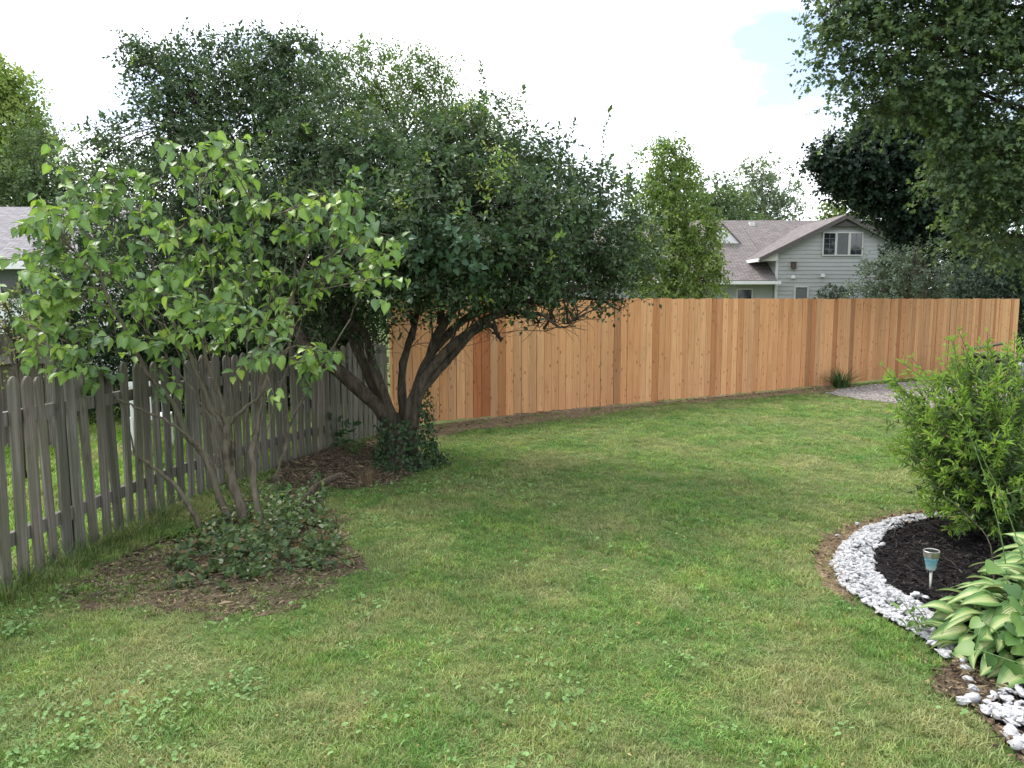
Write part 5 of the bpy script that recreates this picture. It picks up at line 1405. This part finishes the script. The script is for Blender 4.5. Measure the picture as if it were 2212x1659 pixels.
blade_clump("dry_stalks", "tan dry grass stalks between the leaf litter and the trunk", G(795, 1050), 90, .12, .3, .35, [(.26, .19, .11), (.18, .12, .08)], .004, .5)
blade_clump("daylily_clump", "dark green arching grass clump at the foot of the cedar fence", G(1816, 838), 160, .34, .62, .5, [(.05, .10, .03), (.08, .14, .045), (.035, .07, .025)], .016, 1.35).scale = (1.45, 1.45, .95)
for i, (px, py, lab) in enumerate([(60, 1262, "uncut grass tuft at the foot of the nearest pickets"), (150, 1222, "uncut grass tuft under the third picket"), (235, 1180, "uncut grass tuft under the pickets left of the lilac"), (310, 1150, "tall uncut grass between pickets and lilac stems"), (350, 1120, "fine uncut grass behind the lowest lilac stem"), (20, 1300, "uncut grass tuft at the very edge of the photo below the pickets")]):
    blade_clump("grass_tuft", lab, G(px, py), 160, .08, .24, .8, [(.07, .13, .03), (.10, .17, .04), (.05, .10, .028), (.18, .18, .08)], .005, .9).scale = (1.6, 1.6, 1)

# stack of weathered planks at the end of the fence
lb = G(2140, 835)
Yl = 16.6; lb = np.array([(2138 - CXP) / FPX * Yl, Yl, 0])
stack = tag(empty("lumber_stack", lb, rz=math.radians(28)), "low stack of weathered planks in front of the cedar fence end", "lumber")
for r_ in range(7):
    for c_ in range(3):
        if r_ == 6 and c_ != 1: continue
        o = MB().box((-.62, -.07, -.02), (.62, .07, .02)).build("plank", M['oldwood'], stack)
        o.location = (R.normal(0, .05), (c_ - 1) * .17, .12 + r_ * .105 + (.06 if r_ == 6 else 0)); o.rotation_euler = (0, (-.07 if r_ == 6 else R.normal(0, .01)), R.normal(0, .03))
        o.color = (1.2, 1.1, 1, 1) if r_ != 6 else (.7, .6, .5, 1)
for x in (-.45, .45):
    for r_ in range(6):
        o = MB().box((-.03, -.26, -.03), (.03, .26, .03)).build("spacer", M['oldwood'], stack); o.location = (x, 0, .068 + r_ * .105); o.color = (.6, .55, .5, 1)
for i, (dx_, dy_) in enumerate([(.75, -.3), (.95, -.15), (-.7, -.4), (1.15, -.3)]):
    o = bpy.data.objects.new("stone", PM[1][i]); link(o, stack); o.location = (dx_, dy_, .22); o.scale = (.16, .12, .22)

# white plastic chair and stake behind the pickets
cb = np.array([(318 - CXP) / FPX * 9.2, 9.2, 0])
chair = tag(empty("plastic_chair", cb, rz=math.radians(200)), "white plastic garden chair behind the picket fence", "chair")
MB().box((-.22, -.22, .40), (.22, .22, .43)).build("seat", M['plastic'], chair)
for i in range(5): MB().box((-.2 + i * .085, .2, .432), (-.14 + i * .085, .225, .80)).build("back_slat", M['plastic'], chair)
MB().box((-.22, .195, .802), (.22, .232, .86)).build("back_rail", M['plastic'], chair)
for a_ in (-.2, .2):
    for b_ in (-.2, .2): MB().box((a_ - .022, b_ - .022, 0), (a_ + .022, b_ + .022, .399)).build("leg", M['plastic'], chair)
    MB().box((a_ - .025, -.2, .62), (a_ + .025, .194, .645)).build("armrest", M['plastic'], chair)
pb0 = np.array([(405 - CXP) / FPX * 9.0, 9.0, 0])
stake = MB().box((-.022, -.022, -.1), (.022, .022, .86)).add([(-.028, -.028, .862), (.028, -.028, .862), (.028, .028, .862), (-.028, .028, .862), (0, 0, .90)], [(0, 3, 2, 1), (0, 1, 4), (1, 2, 4), (2, 3, 4), (3, 0, 4)]).build("garden_stake", M['plastic'])
stake.location = pb0; tag(stake, "white garden stake behind the pickets between lilac stems", "stake")

# ------------------------------------------------------------------ grass
def tuft_mesh(seed, nb, rad, hmin, hmax, w, dry, base=(.132, .262, .070)):
    rg = np.random.default_rng(seed); V, F, C = [], [], []; o_ = 0
    for i in range(nb):
        a = rg.uniform(0, 6.28); r = rad * math.sqrt(rg.random()); b_ = np.array([math.cos(a) * r, math.sin(a) * r, -.004])
        th = rg.uniform(0, 6.28); out = np.array([math.cos(th), math.sin(th), 0]); sd = np.array([-out[1], out[0], 0]); h = rg.uniform(hmin, hmax); ln = rg.uniform(.1, 1.15)
        isd = rg.random() < dry
        c = np.array([.38, .31, .16]) if isd else np.array(base) * rg.uniform(.65, 1.25) + np.array([.045, .035, .008]) * rg.random()
        if isd: ln *= 1.3; h *= .8
        for u in (0, .45, .8):
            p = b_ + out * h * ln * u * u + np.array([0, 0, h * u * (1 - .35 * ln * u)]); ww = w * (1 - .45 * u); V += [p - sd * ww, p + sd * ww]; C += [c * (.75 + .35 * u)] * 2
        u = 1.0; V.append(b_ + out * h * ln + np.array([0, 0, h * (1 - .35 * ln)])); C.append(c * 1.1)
        F += [(o_, o_ + 1, o_ + 3), (o_, o_ + 3, o_ + 2), (o_ + 2, o_ + 3, o_ + 5), (o_ + 2, o_ + 5, o_ + 4), (o_ + 4, o_ + 5, o_ + 6)]; o_ += 7
    return fast_mesh("tuft", np.array(V), np.array(F), [M['grass']], False, np.array(C))
def clover_mesh(seed, nb):
    rg = np.random.default_rng(seed); V, F, C = [], [], []; o_ = 0
    for i in range(nb):
        c0 = np.array([rg.normal(0, .035), rg.normal(0, .035), rg.uniform(.018, .045)]); s_ = rg.uniform(.006, .013); nn = rg.normal(0, .4, 2); c = np.array([.17, .29, .10]) * rg.uniform(.75, 1.3)
        m_ = 9
        V.append(c0); C.append(c * .9)
        for j in range(m_):
            a = 2 * math.pi * j / m_; rr = s_ * (1 if j else .35); x, y = math.cos(a) * rr, math.sin(a) * rr
            V.append(c0 + np.array([x, y, nn[0] * x + nn[1] * y + .25 * s_])); C.append(c)
        F += [(o_, o_ + 1 + j, o_ + 1 + (j + 1) % m_) for j in range(m_)]; o_ += m_ + 1
    return fast_mesh("clover", np.array(V), np.array(F), [M['leaf_clover']], False, np.array(C))
M['leaf_clover'] = leaf_mat("leaf_clover", .25, .55, .2)

def scatter(name, label, pts, scl, meshes, zrot=None):
    """geometry-node instances of small tufts on points"""
    coll = bpy.data.collections.new(name + "_kinds")
    for i, me in enumerate(meshes):
        o = bpy.data.objects.new("%s_kind_%02d" % (name, i), me); coll.objects.link(o)
    n = len(pts)
    me = bpy.data.meshes.new(name); me.vertices.add(n); me.vertices.foreach_set("co", np.ascontiguousarray(pts, np.float32).ravel())
    a = me.attributes.new("rot", 'FLOAT_VECTOR', 'POINT')
    rot = np.stack([R.normal(0, .12, n), R.normal(0, .12, n), R.uniform(0, 6.28, n)], 1).astype(np.float32); a.data.foreach_set("vector", rot.ravel())
    a = me.attributes.new("scl", 'FLOAT_VECTOR', 'POINT'); a.data.foreach_set("vector", np.ascontiguousarray(scl, np.float32).ravel())
    a = me.attributes.new("idx", 'INT', 'POINT'); a.data.foreach_set("value", R.integers(0, len(meshes), n).astype(np.int32))
    me.update()
    ob = mobj(name, me); tag(ob, label, kind="stuff")
    ng = bpy.data.node_groups.new(name + "_scatter", 'GeometryNodeTree')
    ng.interface.new_socket("Geometry", in_out='INPUT', socket_type='NodeSocketGeometry'); ng.interface.new_socket("Geometry", in_out='OUTPUT', socket_type='NodeSocketGeometry')
    gi = ng.nodes.new("NodeGroupInput"); go = ng.nodes.new("NodeGroupOutput")
    ci = ng.nodes.new("GeometryNodeCollectionInfo"); ci.inputs["Collection"].default_value = coll; ci.inputs["Separate Children"].default_value = True; ci.inputs["Reset Children"].default_value = True
    ip = ng.nodes.new("GeometryNodeInstanceOnPoints"); ip.inputs["Pick Instance"].default_value = True
    def na(nm, dt):
        q = ng.nodes.new("GeometryNodeInputNamedAttribute"); q.data_type = dt; q.inputs["Name"].default_value = nm; return q.outputs[0]
    er = ng.nodes.new("FunctionNodeEulerToRotation"); ng.links.new(na("rot", 'FLOAT_VECTOR'), er.inputs[0])
    ng.links.new(gi.outputs[0], ip.inputs["Points"]); ng.links.new(ci.outputs[0], ip.inputs["Instance"]); ng.links.new(na("idx", 'INT'), ip.inputs["Instance Index"])
    ng.links.new(er.outputs[0], ip.inputs["Rotation"]); ng.links.new(na("scl", 'FLOAT_VECTOR'), ip.inputs["Scale"]); ng.links.new(ip.outputs[0], go.inputs[0])
    md = ob.modifiers.new("scatter", 'NODES'); md.node_group = ng
    return ob

def lawn_points():
    out = []
    for y0, y1, dens in ((1.9, 3.4, 1500), (3.4, 5, 1150), (5, 7, 750), (7, 10, 470), (10, 14, 300), (14, 20, 190)):
        w = y1 * .70 + .8
        n = int(dens * 2 * w * (y1 - y0)); p = np.stack([R.uniform(-w, w, n), R.uniform(y0, y1, n)], 1); out.append(p)
    return np.concatenate(out)
LP = lawn_points()
# inside the fences
pkx = np.interp(LP[:, 1], pk_path[:, 1], pk_path[:, 0])
fn = np.array([-fdir[1], fdir[0]])
side_c = (LP - FA) @ fn
ok = (LP[:, 0] > pkx + .02) & (side_c < -.05)
LP = LP[ok]
keep = np.ones(len(LP))
for poly, inner, soft in ((Z_BED, .42, .55), (Z_LIT, .16, .40), (Z_CED, .28, .40), (Z_GRA, .02, .12), (Z_PEB, 0, .02), (Z_TAN, .12, .10), (Z_MUL, 0, .02), (Z_EDG, .05, .05), (Z_PE2, 0, .02), (GCP, .05, .1)):
    d = sdf(poly, LP); keep *= np.clip(inner + (1 - inner) * (d + soft * .3) / soft, inner, 1) if True else 1
keep *= np.clip(.9 + .5 * wnoise(LP, 2.4, 3), .45, 1)
# foot of the shrub tree
keep *= np.clip((np.hypot(LP[:, 0] - SB[0], LP[:, 1] - SB[1]) - .25) / .4, 0, 1)
LP = LP[R.random(len(LP)) < keep]
n = len(LP)
far = np.clip((LP[:, 1] - 4) / 10, 0, 1)
hs = R.uniform(.7, 1.25, n) * np.clip(1 + .55 * wnoise(LP, 4.5, 8), .5, 1.7); ws = R.uniform(.8, 1.2, n) * (1 + .9 * far)
tk = [tuft_mesh(i, 18, .034, .018, .042, .0015, .10 + .12 * (i % 4)) for i in range(8)] + [tuft_mesh(20 + i, 11, .04, .026, .05, .0021, .05, (.16, .29, .085)) for i in range(2)]
scatter("lawn_grass", "short mown grass blades of the lawn", np.concatenate([LP, np.zeros((n, 1))], 1), np.stack([ws, ws, hs], 1), tk)
# neighbour's lawn behind the pickets, its sunlit look put into a brighter blade colour
NP = np.stack([R.uniform(-9, -2.2, 16000), R.uniform(3.5, 13, 16000)], 1)
npx = np.interp(NP[:, 1], pk_path[:, 1], pk_path[:, 0]); NP = NP[NP[:, 0] < npx - .06]
n = len(NP); s_ = R.uniform(1.2, 2.0, n)
scatter("neighbour_grass", "bright green grass of the yard behind the pickets", np.concatenate([NP, np.zeros((n, 1))], 1), np.stack([s_, s_, s_ * .8], 1), [tuft_mesh(40 + i, 18, .05, .03, .07, .0022, .03, (.20, .36, .055)) for i in range(4)])
# clover and round leaved weeds in clusters
cc = []
for px, py, sg, n_ in [(60, 1600, .22, 46), (160, 1570, .2, 40), (250, 1560, .2, 30), (60, 1340, .18, 46), (320, 1480, .08, 8), (550, 1475, .12, 20), (500, 1500, .1, 10), (310, 1545, .07, 8), (400, 1545, .06, 6), (330, 1590, .12, 18), (1160, 1440, .3, 26), (1580, 1610, .2, 14), (1480, 1480, .12, 6),
                       (900, 1400, .3, 10), (690, 1570, .12, 10), (720, 1590, .1, 8), (980, 1590, .2, 10), (1080, 1040, .5, 60), (960, 1060, .3, 40), (1030, 1030, .3, 40), (420, 1380, .2, 14), (720, 1300, .2, 16), (860, 1280, .3, 14), (1350, 1320, .4, 14), (1560, 1230, .4, 16), (1700, 1400, .3, 10), (1300, 1120, .7, 30), (780, 1150, .2, 24), (820, 1070, .2, 24), (1150, 1620, .2, 10), (1850, 1580, .2, 8), (100, 1650, .3, 30)]:
    c = G(px, py)[:2]; cc.append(c + R.normal(0, sg * 1.25, (max(3, int(n_ * .6)), 2)))
CP = np.concatenate(cc); ok = np.interp(CP[:, 1], pk_path[:, 1], pk_path[:, 0]) < CP[:, 0] - .03
for poly in (Z_PEB, Z_MUL, Z_PE2): ok &= sdf(poly, CP) > .02
CP = CP[ok]; n = len(CP); s_ = R.uniform(.7, 1.15, n) * (1 + .6 * np.clip((CP[:, 1] - 5) / 6, 0, 1))
scatter("clover", "round pale clover and creeping weed leaves in the lawn", np.concatenate([CP, np.zeros((n, 1))], 1), np.stack([s_, s_, s_], 1), [clover_mesh(70 + i, 4 + i) for i in range(4)])
